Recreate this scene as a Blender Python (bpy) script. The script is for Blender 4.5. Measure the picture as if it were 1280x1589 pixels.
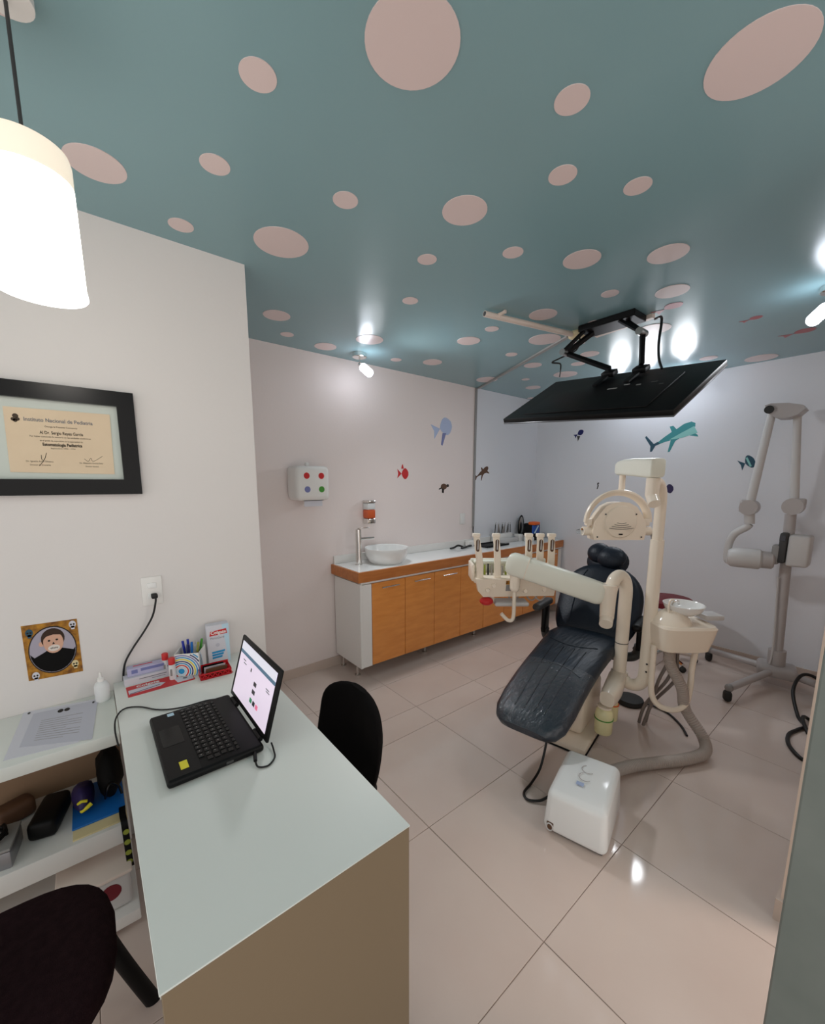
import bpy, bmesh, math, random
from mathutils import Vector, Matrix, Euler
random.seed(7)
PI = math.pi
for o in list(bpy.data.objects): bpy.data.objects.remove(o, do_unlink=True)
SC = bpy.context.scene
COL = SC.collection

# ------------------------------------------------------------------ camera
F_, CX, CY, PITCH, ROLL, YAW = 620.83, 638.06, 843.81, 0.150292, -0.000764, 0.890311
CAMH = 1.57
_f0 = Vector((math.cos(YAW), math.sin(YAW), 0)); _rt = Vector((math.sin(YAW), -math.cos(YAW), 0)); _up = Vector((0, 0, 1))
_fw = _f0*math.cos(PITCH) - _up*math.sin(PITCH)
_dn = -(_up*math.cos(PITCH) + _f0*math.sin(PITCH))
_R = _rt*math.cos(ROLL) + _dn*math.sin(ROLL)
_D = -_rt*math.sin(ROLL) + _dn*math.cos(ROLL)
cam = bpy.data.cameras.new('camera'); camo = bpy.data.objects.new('camera', cam); COL.objects.link(camo)
camo.matrix_world = Matrix(((_R.x, -_D.x, -_fw.x, 0), (_R.y, -_D.y, -_fw.y, 0), (_R.z, -_D.z, -_fw.z, CAMH), (0, 0, 0, 1)))
cam.sensor_fit = 'VERTICAL'; cam.sensor_height = 36; cam.sensor_width = 36
cam.lens = F_*36/1589; cam.shift_x = (640-CX)/1589; cam.shift_y = (CY-794.5)/1589
cam.clip_start = 0.02
SC.camera = camo

# ------------------------------------------------------------------ world / exposure
W = bpy.data.worlds.new('world'); SC.world = W; W.use_nodes = True
W.node_tree.nodes['Background'].inputs[0].default_value = (1.0, 0.95, 0.92, 1)
W.node_tree.nodes['Background'].inputs[1].default_value = 0.62
SC.view_settings.view_transform = 'Standard'; SC.view_settings.look = 'None'
SC.view_settings.gamma = 1; SC.view_settings.use_curve_mapping = False
SC.view_settings.exposure = 0.97
PENDANT_E, SPOT_E = 4.8, 10.0

# ------------------------------------------------------------------ pixel -> place on a known surface
def ray(px, py): return _R*((px-CX)/F_) + _D*((py-CY)/F_) + _fw
def onz(px, py, z): d = ray(px, py); p = d*((z-CAMH)/d.z); p.z += CAMH; return p
def onx(px, py, X): d = ray(px, py); p = d*(X/d.x); p.z += CAMH; return p
def ony(px, py, Y): d = ray(px, py); p = d*(Y/d.y); p.z += CAMH; return p

# ------------------------------------------------------------------ materials
def lin(c): return tuple(((v/255+.055)/1.055)**2.4 if v/255 > .04045 else v/255/12.92 for v in c)
MATS = {}
def mat(name, rgb, rough=.5, metal=0, spec=.5, emit=0, ecol=None, coat=0, trans=0, ior=1.45, noise=None, bump=None, alpha=None):
    m = bpy.data.materials.new(name); m.use_nodes = True; MATS[name] = m
    nt = m.node_tree; b = nt.nodes['Principled BSDF']
    c = lin(rgb)+(1,)
    b.inputs['Base Color'].default_value = c; b.inputs['Roughness'].default_value = rough; b.inputs['Metallic'].default_value = metal
    b.inputs['Specular IOR Level'].default_value = spec; b.inputs['IOR'].default_value = ior
    b.inputs['Coat Weight'].default_value = coat; b.inputs['Coat Roughness'].default_value = .08
    b.inputs['Transmission Weight'].default_value = trans
    if emit:
        b.inputs['Emission Color'].default_value = lin(ecol or rgb)+(1,); b.inputs['Emission Strength'].default_value = emit
    if alpha is not None: b.inputs['Alpha'].default_value = alpha
    if noise or bump:
        tc = nt.nodes.new('ShaderNodeTexCoord')
    if noise:   # (scale, other rgb, stretch xyz)
        mp = nt.nodes.new('ShaderNodeMapping'); mp.inputs['Scale'].default_value = noise[2] if len(noise) > 2 else (1, 1, 1)
        n = nt.nodes.new('ShaderNodeTexNoise'); n.inputs['Scale'].default_value = noise[0]; n.inputs['Detail'].default_value = 5
        r = nt.nodes.new('ShaderNodeValToRGB'); r.color_ramp.elements[0].position = .33; r.color_ramp.elements[1].position = .67
        r.color_ramp.elements[0].color = c; r.color_ramp.elements[1].color = lin(noise[1])+(1,)
        nt.links.new(tc.outputs['Object'], mp.inputs[0]); nt.links.new(mp.outputs[0], n.inputs['Vector'])
        nt.links.new(n.outputs['Fac'], r.inputs[0]); nt.links.new(r.outputs[0], b.inputs['Base Color'])
    if bump:    # (scale, strength, stretch)
        mp = nt.nodes.new('ShaderNodeMapping'); mp.inputs['Scale'].default_value = bump[2] if len(bump) > 2 else (1, 1, 1)
        n = nt.nodes.new('ShaderNodeTexNoise'); n.inputs['Scale'].default_value = bump[0]; n.inputs['Detail'].default_value = 3
        bp = nt.nodes.new('ShaderNodeBump'); bp.inputs['Strength'].default_value = bump[1]; bp.inputs['Distance'].default_value = .01
        nt.links.new(tc.outputs['Object'], mp.inputs[0]); nt.links.new(mp.outputs[0], n.inputs['Vector'])
        nt.links.new(n.outputs['Fac'], bp.inputs['Height']); nt.links.new(bp.outputs[0], b.inputs['Normal'])
    return m
M = mat
M('wall', (226, 222, 219), .55, bump=(60, .05)); M('wall_pink', (240, 228, 224), .55, bump=(60, .05)); M('wall_cool', (233, 235, 240), .55, bump=(60, .05))  # wall_pink a warmer pale white, wall_cool a bluer pale white, meeting at the trunking
M('wall_peach', (226, 205, 190), .45); M('door_grey', (124, 131, 126), .6, noise=(6, (114, 122, 117)))  # door_grey darkened to show the near door's unlit face
M('ceiling', (134, 168, 174), .24, spec=.45, bump=(1.3, .35)); M('dot', (226, 208, 205), .3, bump=(1.3, .25))
M('tile', (214, 198, 188), .07, spec=.5, noise=(2.2, (208, 190, 180))); M('grout', (168, 150, 138), .8)
M('skirting', (206, 188, 176), .2)
M('white', (236, 234, 230), .35); M('white_gloss', (240, 240, 238), .12); M('laminate', (228, 231, 225), .45)
M('panel', (134, 116, 92), .45); M('cream', (247, 233, 214), .28); M('cream_gloss', (249, 236, 218), .15); M('greycream', (238, 238, 224), .3)  # panel: white laminate's warm shadow put in its colour
M('wood', (236, 156, 80), .32, noise=(5, (224, 142, 68), (1, 1, 5)), coat=.2); M('wood_edge', (200, 126, 68), .35, noise=(6, (184, 110, 56), (1, 6, 6)))
M('chrome', (225, 222, 218), .12, 1); M('steel', (170, 168, 165), .3, 1)
M('black', (9, 9, 10), .45, spec=.25); M('black_gloss', (7, 7, 8), .18, spec=.3); M('black_matte', (12, 11, 11), .75, spec=.2); M('rubber', (38, 38, 36), .6)
M('darkgrey', (62, 62, 62), .5); M('grey', (150, 148, 146), .4); M('lightgrey', (204, 202, 200), .4); M('xgrey', (182, 176, 174), .35); M('bezel', (90, 92, 96), .3)
M('leather', (21, 30, 42), .42, spec=.35, bump=(90, .15)); M('leather_leg', (27, 38, 50), .40, spec=.35, bump=(22, .35, (.5, 2.2, 1)))  # leather_leg colour lowered to offset the basin spotlight on the pad
M('fabric_black', (19, 17, 17), .95, spec=.1, bump=(400, .4)); M('fabric_brown', (44, 27, 30), .95, spec=.1, noise=(60, (36, 21, 24)), bump=(420, .5))
M('frame_black', (4, 4, 4), .25, spec=.3); M('mat_board', (206, 214, 206), .7); M('parchment', (230, 210, 180), .7, noise=(4, (222, 200, 170)))
M('ink', (74, 62, 50), .8); M('ink_dark', (40, 34, 30), .8); M('text_grey', (120, 122, 128), .8)
M('paper', (214, 214, 222), .7); M('paper_grey', (196, 197, 208), .7)
M('red', (204, 38, 40), .4); M('faded_red', (176, 92, 98), .4); M('red_plastic', (196, 26, 36), .25); M('dark_red', (110, 18, 32), .5); M('green', (70, 150, 52), .4); M('teal', (58, 146, 150), .5); M('teal_dark', (32, 78, 98), .5); M('teal_light', (142, 206, 200), .5)
M('blue', (24, 108, 190), .4); M('navy', (28, 34, 98), .4); M('penblue', (40, 56, 170), .3); M('paleblue', (176, 190, 222), .5); M('lavender', (186, 184, 214), .5); M('bluebox', (120, 126, 178), .5); M('skyprint', (36, 150, 206), .5); M('lightblue', (190, 220, 236), .5)
M('yellow', (226, 214, 50), .5); M('mustard', (196, 138, 40), .7, noise=(40, (110, 66, 22))); M('cream_board', (222, 206, 158), .6); M('orange', (236, 106, 36), .4); M('tan', (150, 122, 96), .6); M('olive', (150, 160, 60), .5)
M('skin', (214, 168, 144), .7); M('hair', (58, 40, 30), .8); M('photo_bg', (170, 164, 178), .7); M('face_white', (226, 216, 208), .7); M('brown', (96, 66, 46), .6); M('purple', (44, 34, 84), .5)
M('bottle', (244, 236, 186), .3); M('bottle_white', (226, 228, 228), .35); M('liquid', (240, 112, 60), .2, trans=.3)
M('hose', (176, 164, 156), .5); M('thin_hose', (128, 118, 112), .5); M('silver', (160, 160, 164), .35, .7)
M('screen', (204, 192, 208), .3, emit=.42); M('screen_bar', (74, 104, 126), .3, emit=.3); M('screen_top', (196, 196, 206), .3, emit=.42); M('screen_dark', (50, 50, 56), .3, emit=.1); M('screen_green', (50, 128, 88), .3, emit=.3); M('screen_pink', (216, 110, 140), .3, emit=.35)
M('shade', (255, 250, 240), .4, emit=PENDANT_E, ecol=(255, 248, 238)); M('shade_top', (238, 226, 206), .5, emit=.35); M('shade_rim', (235, 235, 238), .3, emit=1.6)
M('hall_glow', (255, 244, 236), .4, emit=19, ecol=(255, 232, 218)); M('glow', (255, 255, 255), .3, emit=SPOT_E, ecol=(236, 242, 255)); M('pvc', (232, 216, 204), .4); M('yellow_pvc', (226, 208, 168), .45)
M('tote_blue', (34, 82, 168), .5); M('plug', (18, 18, 18), .4); M('clear', (230, 235, 235), .08, trans=1, ior=1.15)
def film():
    m = bpy.data.materials.new('film'); m.use_nodes = True; nt = m.node_tree; nt.nodes.clear()
    o = nt.nodes.new('ShaderNodeOutputMaterial'); mx = nt.nodes.new('ShaderNodeMixShader'); t = nt.nodes.new('ShaderNodeBsdfTransparent'); g = nt.nodes.new('ShaderNodeBsdfGlossy')
    g.inputs['Roughness'].default_value = .12; mx.inputs[0].default_value = .06
    tc = nt.nodes.new('ShaderNodeTexCoord'); n = nt.nodes.new('ShaderNodeTexNoise'); n.inputs['Scale'].default_value = 26; n.inputs['Detail'].default_value = 4
    bp = nt.nodes.new('ShaderNodeBump'); bp.inputs['Strength'].default_value = 1; bp.inputs['Distance'].default_value = .02
    nt.links.new(tc.outputs['Object'], n.inputs['Vector']); nt.links.new(n.outputs['Fac'], bp.inputs['Height']); nt.links.new(bp.outputs[0], g.inputs['Normal'])
    nt.links.new(t.outputs[0], mx.inputs[1]); nt.links.new(g.outputs[0], mx.inputs[2]); nt.links.new(mx.outputs[0], o.inputs[0]); MATS['film'] = m
film()

# ------------------------------------------------------------------ mesh builder
def basis(d, ref=None):
    d = Vector(d).normalized(); r = Vector(ref) if ref else (Vector((0, 0, 1)) if abs(d.z) < .95 else Vector((1, 0, 0)))
    a = r.cross(d).normalized(); return a, d.cross(a).normalized(), d
def spline(pts, k=6):
    P = [Vector(p) for p in pts]
    if len(P) < 3: return P
    out = []
    for i in range(len(P)-1):
        p0 = P[max(i-1, 0)]; p1 = P[i]; p2 = P[i+1]; p3 = P[min(i+2, len(P)-1)]
        for j in range(k):
            t = j/k
            out.append(.5*((2*p1)+(p2-p0)*t+(2*p0-5*p1+4*p2-p3)*t*t+(3*p1-p0-3*p2+p3)*t**3))
    out.append(P[-1]); return out
class MB:
    def __init__(s): s.v = []; s.f = []
    def add(s, v, f):
        n = len(s.v); s.v += [Vector(p) for p in v]; s.f += [tuple(i+n for i in q) for q in f]; return s
    def box(s, c, size, rz=0, mtx=None):
        x, y, z = (k/2 for k in size)
        v = [Vector((i*x, j*y, k*z)) for i in (-1, 1) for j in (-1, 1) for k in (-1, 1)]
        m = mtx or Matrix.Rotation(rz, 3, 'Z')
        return s.add([m@p+Vector(c) for p in v], [(0, 1, 3, 2), (4, 6, 7, 5), (0, 4, 5, 1), (2, 3, 7, 6), (0, 2, 6, 4), (1, 5, 7, 3)])
    def bb(s, lo, hi): return s.box([(a+b)/2 for a, b in zip(lo, hi)], [b-a for a, b in zip(lo, hi)])
    def rbox(s, c, size, r=.01, seg=3, rz=0, mtx=None, taper=None):
        bm = bmesh.new(); bmesh.ops.create_cube(bm, size=1)
        for p in bm.verts:
            p.co = Vector((p.co.x*size[0], p.co.y*size[1], p.co.z*size[2]))
            if taper and p.co.z > 0: p.co.x = p.co.x*taper[0]+taper[2]*(1 if len(taper) > 2 else 0) if len(taper) > 2 else p.co.x*taper[0]; p.co.y *= taper[1]
        bmesh.ops.bevel(bm, geom=bm.edges[:], offset=min(r, min(size)*.49), segments=seg, profile=.5, affect='EDGES')
        m = mtx or Matrix.Rotation(rz, 3, 'Z')
        bm.verts.index_update()
        s.add([m@p.co+Vector(c) for p in bm.verts], [[p.index for p in f.verts] for f in bm.faces]); bm.free(); return s
    def ring_surf(s, rings, caps=True, closed=False):
        n = len(rings[0]); base = len(s.v)
        for r in rings: s.v += [Vector(p) for p in r]
        m = len(rings)
        for i in range(m if closed else m-1):
            a = base+i*n; b = base+((i+1) % m)*n
            for j in range(n): k = (j+1) % n; s.f.append((a+j, a+k, b+k, b+j))
        if caps and not closed:
            s.f.append(tuple(base+j for j in reversed(range(n)))); s.f.append(tuple(base+(m-1)*n+j for j in range(n)))
        return s
    def cyl(s, p0, p1, r0, r1=None, n=20):
        r1 = r0 if r1 is None else r1; p0 = Vector(p0); p1 = Vector(p1); a, b, d = basis(p1-p0)
        c = [(math.cos(2*PI*i/n), math.sin(2*PI*i/n)) for i in range(n)]
        return s.ring_surf([[p0+(a*x+b*y)*r0 for x, y in c], [p1+(a*x+b*y)*r1 for x, y in c]])
    def tube(s, pts, r, n=10, smooth=6, flat=1, closed=False):
        P = spline(pts, smooth) if smooth else [Vector(p) for p in pts]
        m = len(P); rr = r if callable(r) else (lambda t: r)
        T = [(P[min(i+1, m-1)]-P[max(i-1, 0)]).normalized() for i in range(m)]
        a, b, _ = basis(T[0]); rings = []
        for i in range(m):
            a = (a-T[i]*a.dot(T[i])).normalized(); b = T[i].cross(a)
            R = rr(i/(m-1)); rings.append([P[i]+(a*math.cos(2*PI*j/n)*flat+b*math.sin(2*PI*j/n))*R for j in range(n)])
        return s.ring_surf(rings)
    def lathe(s, prof, c=(0, 0, 0), n=28, axis=None, sx=1, sy=1):
        a, b, d = basis(axis) if axis else (Vector((1, 0, 0)), Vector((0, 1, 0)), Vector((0, 0, 1))); c = Vector(c)
        return s.ring_surf([[c+d*z+(a*math.cos(2*PI*i/n)*sx+b*math.sin(2*PI*i/n)*sy)*max(r, 1e-4) for i in range(n)] for r, z in prof])
    def prism(s, poly, fn, th):
        n = len(poly); s0 = len(s.v)
        s.v += [Vector(fn(x, y, 0)) for x, y in poly]+[Vector(fn(x, y, th)) for x, y in poly]
        s.f.append(tuple(s0+i for i in range(n))); s.f.append(tuple(s0+n+i for i in reversed(range(n))))
        for i in range(n): j = (i+1) % n; s.f.append((s0+j, s0+i, s0+n+i, s0+n+j))
        return s
    def sphere(s, c, r, n=16, m=10, mtx=None):
        r = (r, r, r) if not hasattr(r, '__len__') else r; mt = mtx or Matrix.Identity(3); c = Vector(c)
        return s.ring_surf([[c+mt@Vector((r[0]*math.sin(PI*(i+.02)/(m+.04))*math.cos(2*PI*j/n), r[1]*math.sin(PI*(i+.02)/(m+.04))*math.sin(2*PI*j/n), r[2]*math.cos(PI*(i+.02)/(m+.04)))) for j in range(n)] for i in range(m+1)])
    def loft(s, secs, n=28):   # (center, axisA, axisB, ra, rb, exponent)
        rings = []
        for c, A, B, ra, rb, e in secs:
            ring = []
            for i in range(n):
                t = 2*PI*i/n; x, y = math.cos(t), math.sin(t)
                ring.append(Vector(c)+Vector(A)*(ra*math.copysign(abs(x)**(2/e), x))+Vector(B)*(rb*math.copysign(abs(y)**(2/e), y)))
            rings.append(ring)
        return s.ring_surf(rings)
    def xf(s, m):
        s.v = [m@p for p in s.v]; return s
ROOTM = {}
def rootm(o): return ROOTM.get(o.name, Matrix.Identity(4))
def obj(name, mb, material, parent=None, local=False, flat=False, kind=None, label=None):
    me = bpy.data.meshes.new(name)
    vs = mb.v
    if parent is not None and not local:
        inv = rootm(parent).inverted(); vs = [inv@p for p in vs]
    me.from_pydata([tuple(p) for p in vs], [], mb.f); me.update()
    bm = bmesh.new(); bm.from_mesh(me); bmesh.ops.recalc_face_normals(bm, faces=bm.faces); bm.to_mesh(me); bm.free()
    if not flat: me.shade_smooth(); me.set_sharp_from_angle(angle=math.radians(38))
    me.materials.append(MATS[material] if isinstance(material, str) else material)
    o = bpy.data.objects.new(name, me); COL.objects.link(o)
    if parent is not None:
        o.parent = parent; ROOTM[o.name] = rootm(parent)
    if kind: o['kind'] = kind
    if label: o['label'] = label
    return o
def recenter(o):
    """move a top-level mesh's origin to its base centre"""
    me = o.data; xs = [v.co for v in me.vertices]
    lo = Vector([min(v[i] for v in xs) for i in range(3)]); hi = Vector([max(v[i] for v in xs) for i in range(3)])
    c = Vector(((lo.x+hi.x)/2, (lo.y+hi.y)/2, lo.z)); me.transform(Matrix.Translation(-c)); o.location = c; ROOTM[o.name] = Matrix.Translation(c); return o
def tag(o, label, cat, group=None):
    o['label'] = label; o['category'] = cat
    if group: o['group'] = group
    return o
def thing(name, label, cat, loc=(0, 0, 0), rz=0, group=None):
    o = bpy.data.objects.new(name, None); COL.objects.link(o); o.empty_display_size = .05
    o.location = loc; o.rotation_euler = (0, 0, rz)
    ROOTM[o.name] = Matrix.Translation(Vector(loc)) @ Matrix.Rotation(rz, 4, 'Z')
    return tag(o, label, cat, group)
def solo(name, mb, material, label, cat, group=None, **k): return tag(recenter(obj(name, mb, material, **k)), label, cat, group)
def struct(name, mb, material, parent=None):
    o = obj(name, mb, material, parent)
    if parent is None: o['kind'] = 'structure'
    return o
def dup(root, loc, rz=0, label=None, group=None):
    r = root.copy(); COL.objects.link(r); r.location = loc; r.rotation_euler = (0, 0, rz)
    if label: r['label'] = label
    if group: r['group'] = group
    for ch in list(root.children):
        c = ch.copy(); COL.objects.link(c); c.parent = r
        for g in list(ch.children):
            d = g.copy(); COL.objects.link(d); d.parent = c
    return r
def text(name, body, size, fn, material, parent, align='CENTER', bold=0, shear=0, sx=1, width=None):
    """flat print; fn(s, t, d) maps letter plane to the place"""
    cu = bpy.data.curves.new('t', 'FONT'); cu.body = body; cu.size = size; cu.align_x = align; cu.align_y = 'CENTER'; cu.resolution_u = 3; cu.offset = bold; cu.shear = shear
    to = bpy.data.objects.new('t', cu); COL.objects.link(to)
    dg = bpy.context.evaluated_depsgraph_get(); me0 = bpy.data.meshes.new_from_object(to.evaluated_get(dg))
    if width: xs = [v.co.x for v in me0.vertices]; sx = width/(max(xs)-min(xs))
    mb = MB(); mb.add([fn(v.co.x*sx, v.co.y, .0004) for v in me0.vertices], [tuple(p.vertices) for p in me0.polygons])
    bpy.data.objects.remove(to, do_unlink=True); bpy.data.meshes.remove(me0)
    return obj(name, mb, material, parent, flat=True)
def rect(w, h, c=(0, 0)): return [(c[0]-w/2, c[1]-h/2), (c[0]+w/2, c[1]-h/2), (c[0]+w/2, c[1]+h/2), (c[0]-w/2, c[1]+h/2)]
def circ(r, c=(0, 0), n=28, ry=None): return [(c[0]+r*math.cos(2*PI*i/n), c[1]+(ry or r)*math.sin(2*PI*i/n)) for i in range(n)]

# ================================================================== THE SETTING
H = 2.555; YD = 2.03; YS = 2.98; XB = 4.42; XC = 0.663
X0, Y0 = -2.0, -1.8
floor = struct('floor', MB().bb((X0, Y0, -.05), (XB+.1, YS+.1, -.004)), 'grout')
def clip(a, b, lo, hi): return max(a, lo), min(b, hi)
tile_cache = {}
for i in range(-6, 7):
    for j in range(-6, 4):
        xa, xb = 1.09+.6*i, 1.69+.6*i; ya, yb = 1.215+.6*j, 1.815+.6*j
        for (rx0, rx1, ry0, ry1) in ((X0, XB, Y0, YD), (XC, XB, YD, YS)):
            a, b = clip(xa, xb, rx0, rx1); c, d = clip(ya, yb, ry0, ry1)
            if b-a < .02 or d-c < .02: continue
            w, l = round(b-a-.0026, 4), round(d-c-.0026, 4)
            if (w, l) not in tile_cache:
                o = obj('tile', MB().rbox((0, 0, -.005), (w, l, .01), .001, 1), 'tile', floor, local=True); tile_cache[(w, l)] = o
            else:
                o = tile_cache[(w, l)].copy(); COL.objects.link(o)
            o.location = ((a+b)/2, (c+d)/2, 0)
ceil = struct('ceiling', MB().bb((X0, Y0, H), (XB+.1, YS+.1, H+.08)), 'ceiling')
DOTS = [(-0.046,1.290,0.044),(0.122,1.721,0.081),(0.424,1.120,0.044),(0.412,1.486,0.044),(0.809,1.369,0.044),(0.385,1.891,0.044),(0.731,1.760,0.109),(0.672,0.827,0.108),(1.321,0.340,0.106),(1.079,0.671,0.044),(1.296,0.825,0.044),(1.536,0.693,0.043),(1.176,1.144,0.082),(1.533,1.198,0.044),(1.281,1.472,0.043),(1.478,1.837,0.043),(0.984,2.487,0.078),(1.152,2.746,0.043),(1.463,2.803,0.079),(1.635,2.481,0.094),(2.052,2.731,0.044),(2.324,2.596,0.079),(2.186,2.065,0.080),(2.140,1.819,0.044),(3.103,2.681,0.100),(1.816,1.039,0.079),(2.064,0.781,0.079),(2.240,1.111,0.043),(2.466,0.897,0.077),(2.200,1.484,0.080),(2.571,1.713,0.106),(2.556,1.353,0.042),(2.663,2.061,0.045),(3.037,2.125,0.073),(3.513,2.105,0.103),(3.385,2.441,0.038),(3.724,2.590,0.076),(3.120,1.674,0.068),(3.294,1.863,0.055),(2.823,1.596,0.038),(4.271,0.866,0.103),(3.953,1.130,0.060),(2.956,1.166,0.100),(4.160,2.914,0.044)]
for x, y, r in DOTS: obj('dot', MB().prism(circ(r, (x, y), 40), lambda s, t, d: (s, t, H-d), .002), 'dot', ceil)
struct('wall_left', MB().bb((X0, YD, 0), (XC, YS+.1, H)), 'wall')
struct('wall_far_left', MB().bb((XC, YS, 0), (3.28, YS+.1, H)), 'wall_pink')
struct('wall_far_corner', MB().bb((3.28, YS, 0), (XB+.1, YS+.1, H)), 'wall_cool')
struct('wall_back', MB().bb((XB, 0, 0), (XB+.1, YS, H)), 'wall_cool')
wr = struct('wall_right', MB().bb((1.82, -.02, 0), (XB, .122, H)), 'wall_peach')
struct('baseboard_right', MB().bb((1.806, -.02, 0), (1.82, .134, .085)).bb((1.82, .122, 0), (XB-.012, .134, .085)), 'skirting')
struct('baseboard_far_left', MB().bb((XC, YS-.012, 0), (XB, YS, .08)), 'skirting')
struct('baseboard_back', MB().bb((XB-.012, .134, 0), (XB, YS-.012, .08)), 'skirting')
struct('baseboard_return', MB().bb((XC, YD, 0), (XC+.012, YS-.012, .08)), 'skirting')
struct('door_1', MB().rbox((1.19, -.31, 1.05), (.04, .768, 2.1), .004, 1), 'door_grey')

# ================================================================== LIGHT FITTINGS
def pendant():
    p = onz(33, 195, 2.31); x, y = p.x, p.y; zt, zb, R = 2.275, 1.985, .079
    t = thing('pendant_lamp', 'glowing white cylinder pendant lamp hanging on a thin cord over the desk', 'lamp', (x, y, zb))
    obj('cord', MB().cyl((x, y, zt), (x, y, H), .0035, n=8), 'darkgrey', t)
    sh = obj('shade', MB().lathe([(R-.012, zt-.065), (R-.002, zt-.065), (R, zb+.02), (R-.012, zb+.02), (R-.012, zt-.065)], (x, y, 0), 40), 'shade', t)
    obj('shade_cap', MB().lathe([(.004, zt), (R*.80, zt), (R*.93, zt-.006), (R-.002, zt-.02), (R-.002, zt-.064), (.004, zt-.064)], (x, y, 0), 40), 'shade_top', t)
    obj('rim', MB().lathe([(R-.013, zb+.02), (R+.001, zb+.02), (R+.003, zb+.004), (R, zb), (R-.015, zb+.003)], (x, y, 0), 40), 'shade_rim', t)
    obj('ceiling_rose', MB().lathe([(.001, H), (.045, H), (.045, H-.02), (.001, H-.025)], (x, y, 0)), 'white', t)
pendant()
def spot_glass(watt, p0, d, t, r=.031, L=.105):
    d = Vector(d).normalized(); p0 = Vector(p0)
    hd = obj('lamp_holder', MB().cyl(p0, p0+d*.03, .018), 'chrome', t)
    obj('glass', MB().lathe([(.005, 0), (r*.85, .002), (r, .012), (r, L-.012), (r*.8, L), (.004, L)], p0+d*.03, 20, d), 'glow', t)
    li = bpy.data.lights.new('spot_bulb', 'SPOT'); li.energy = watt; li.spot_size = 2.75; li.spot_blend = 1; li.color = (.93, .96, 1); li.shadow_soft_size = .09
    lo = bpy.data.objects.new('spot_bulb', li); COL.objects.link(lo)
    lo.parent = t
    lo.matrix_basis = rootm(t).inverted() @ Matrix.Translation(p0+d*(L+.045)) @ (-d).to_track_quat('Z', 'Y').to_matrix().to_4x4()
def single_spot(label, x, y, aim, watt):
    t = thing('spotlight', label, 'lamp', (x, y, H), group='single ceiling spotlights')
    obj('base', MB().lathe([(.001, H), (.055, H), (.055, H-.028), (.05, H-.032), (.001, H-.032)], (x, y, 0)), 'chrome', t)
    obj('stem', MB().cyl((x, y, H-.03), (x, y, H-.085), .006, n=10), 'chrome', t)
    spot_glass(watt, (x, y, H-.08), aim, t)
single_spot('small chrome ceiling spotlight with glowing glass above the basin', 1.737, 2.78, (.25, -.7, -.6), 28)
single_spot('glowing ceiling spotlight at the right edge of the photo', 3.02, .355, (-.55, .45, -.7), 5)
# square ceiling panel lamp in the adjoining hall, beyond the opening on the right
t = thing('hall_light_panel', 'square ceiling light panel in the adjoining hall', 'lamp', (2.45, -1.35, H))
obj('frame', MB().rbox((2.45, -1.35, H-.02), (.60, .60, .038), .004, 1), 'white', t)
obj('diffuser', MB().bb((2.17, -1.63, H-.046), (2.73, -1.07, H-.0395)), 'hall_glow', t)
t = thing('spotlight_bar', 'three-lamp ceiling spotlight bar hidden behind the television by the back wall', 'lamp', (4.15, 1.62, H))
obj('bar', MB().rbox((4.15, 1.62, H-.02), (.06, .72, .03), .008), 'chrome', t)
for yy in (1.36, 1.62, 1.88):
    obj('stem', MB().cyl((4.15, yy, H-.03), (4.15, yy, H-.09), .006, n=10), 'chrome', t)
    spot_glass(5, (4.15, yy, H-.085), (-.75, -.12, -.6), t)

# ================================================================== DESK AND SHELVES
ZD = .73
t = thing('desk', 'white laminate desk reaching out from the wall with an end panel darkened brown for shade', 'desk', (.285, 1.35, 0))
obj('desktop', MB().rbox((.284, 1.356, ZD-.002), (.534, 1.344, .004), .001, 1), 'laminate', t)
obj('core', MB().bb((.019, .706, ZD-.036), (.549, 2.028, ZD-.0042)), 'laminate', t)
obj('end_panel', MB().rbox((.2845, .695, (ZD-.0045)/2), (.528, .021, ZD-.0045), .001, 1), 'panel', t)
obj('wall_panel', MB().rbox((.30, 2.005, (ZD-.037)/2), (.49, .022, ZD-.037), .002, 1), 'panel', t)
t = thing('shelf_unit', 'low white shelf unit with three boards fixed beside the desk', 'shelf', (-.5, 1.85, 0))
for z0, z1, yf, m in ((.655, .70, 1.655, 'laminate'), (.27, .345, 1.655, 'white'), (.02, .065, 1.56, 'white')):
    obj('board', MB().rbox((-.5+.0085, (yf+YD)/2, (z0+z1)/2), (1.015, YD-yf-.001, z1-z0), .004, 2), m, t)
obj('back_panel', MB().bb((-.995, YD-.016, .065), (.014, YD-.001, .655)), 'tan', t)  # tan colour holds the shade behind the white boards
obj('side_panel', MB().bb((-1.02, 1.66, 0), (-.998, YD-.001, .70)), 'white', t)
def dk(px, py, z=ZD): return onz(px, py, z)
# --- shelf contents
def sheet(name, quad, z, th, m, label, cat, group=None):
    mb = MB(); q = [(p.x, p.y) for p in quad]; mb.prism(q, lambda s, u, d: (s, u, z+d), th); return solo(name, mb, m, label, cat, group)
q = [onz(5, 1181, .70), onz(122, 1152, .70), onz(150, 1085, .70), onz(37, 1106, .70)]
s1 = sheet('paper_sheet', q, .7002, .0012, 'paper', 'lower printed sheet of paper lying on the top shelf', 'paper', 'paper sheets on the shelf')
q2 = [onz(30, 1160, .7015), onz(143, 1147, .7015), onz(152, 1086, .7015), onz(52, 1108, .7015)]
s2 = sheet('paper_sheet', q2, .7016, .0008, 'paper_grey', 'upper typed sheet of paper lying on the top shelf', 'paper', 'paper sheets on the shelf')
def fn_sheet(a, b, c, z):   # letter plane lying on a quad corner a, x to b, y to c
    ex = (b-a).normalized(); ey = (c-a); ey = (ey-ex*ey.dot(ex)).normalized()
    return lambda s, u, d: Vector((a.x, a.y, z))+ex*s+ey*u+Vector((0, 0, d))
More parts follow.
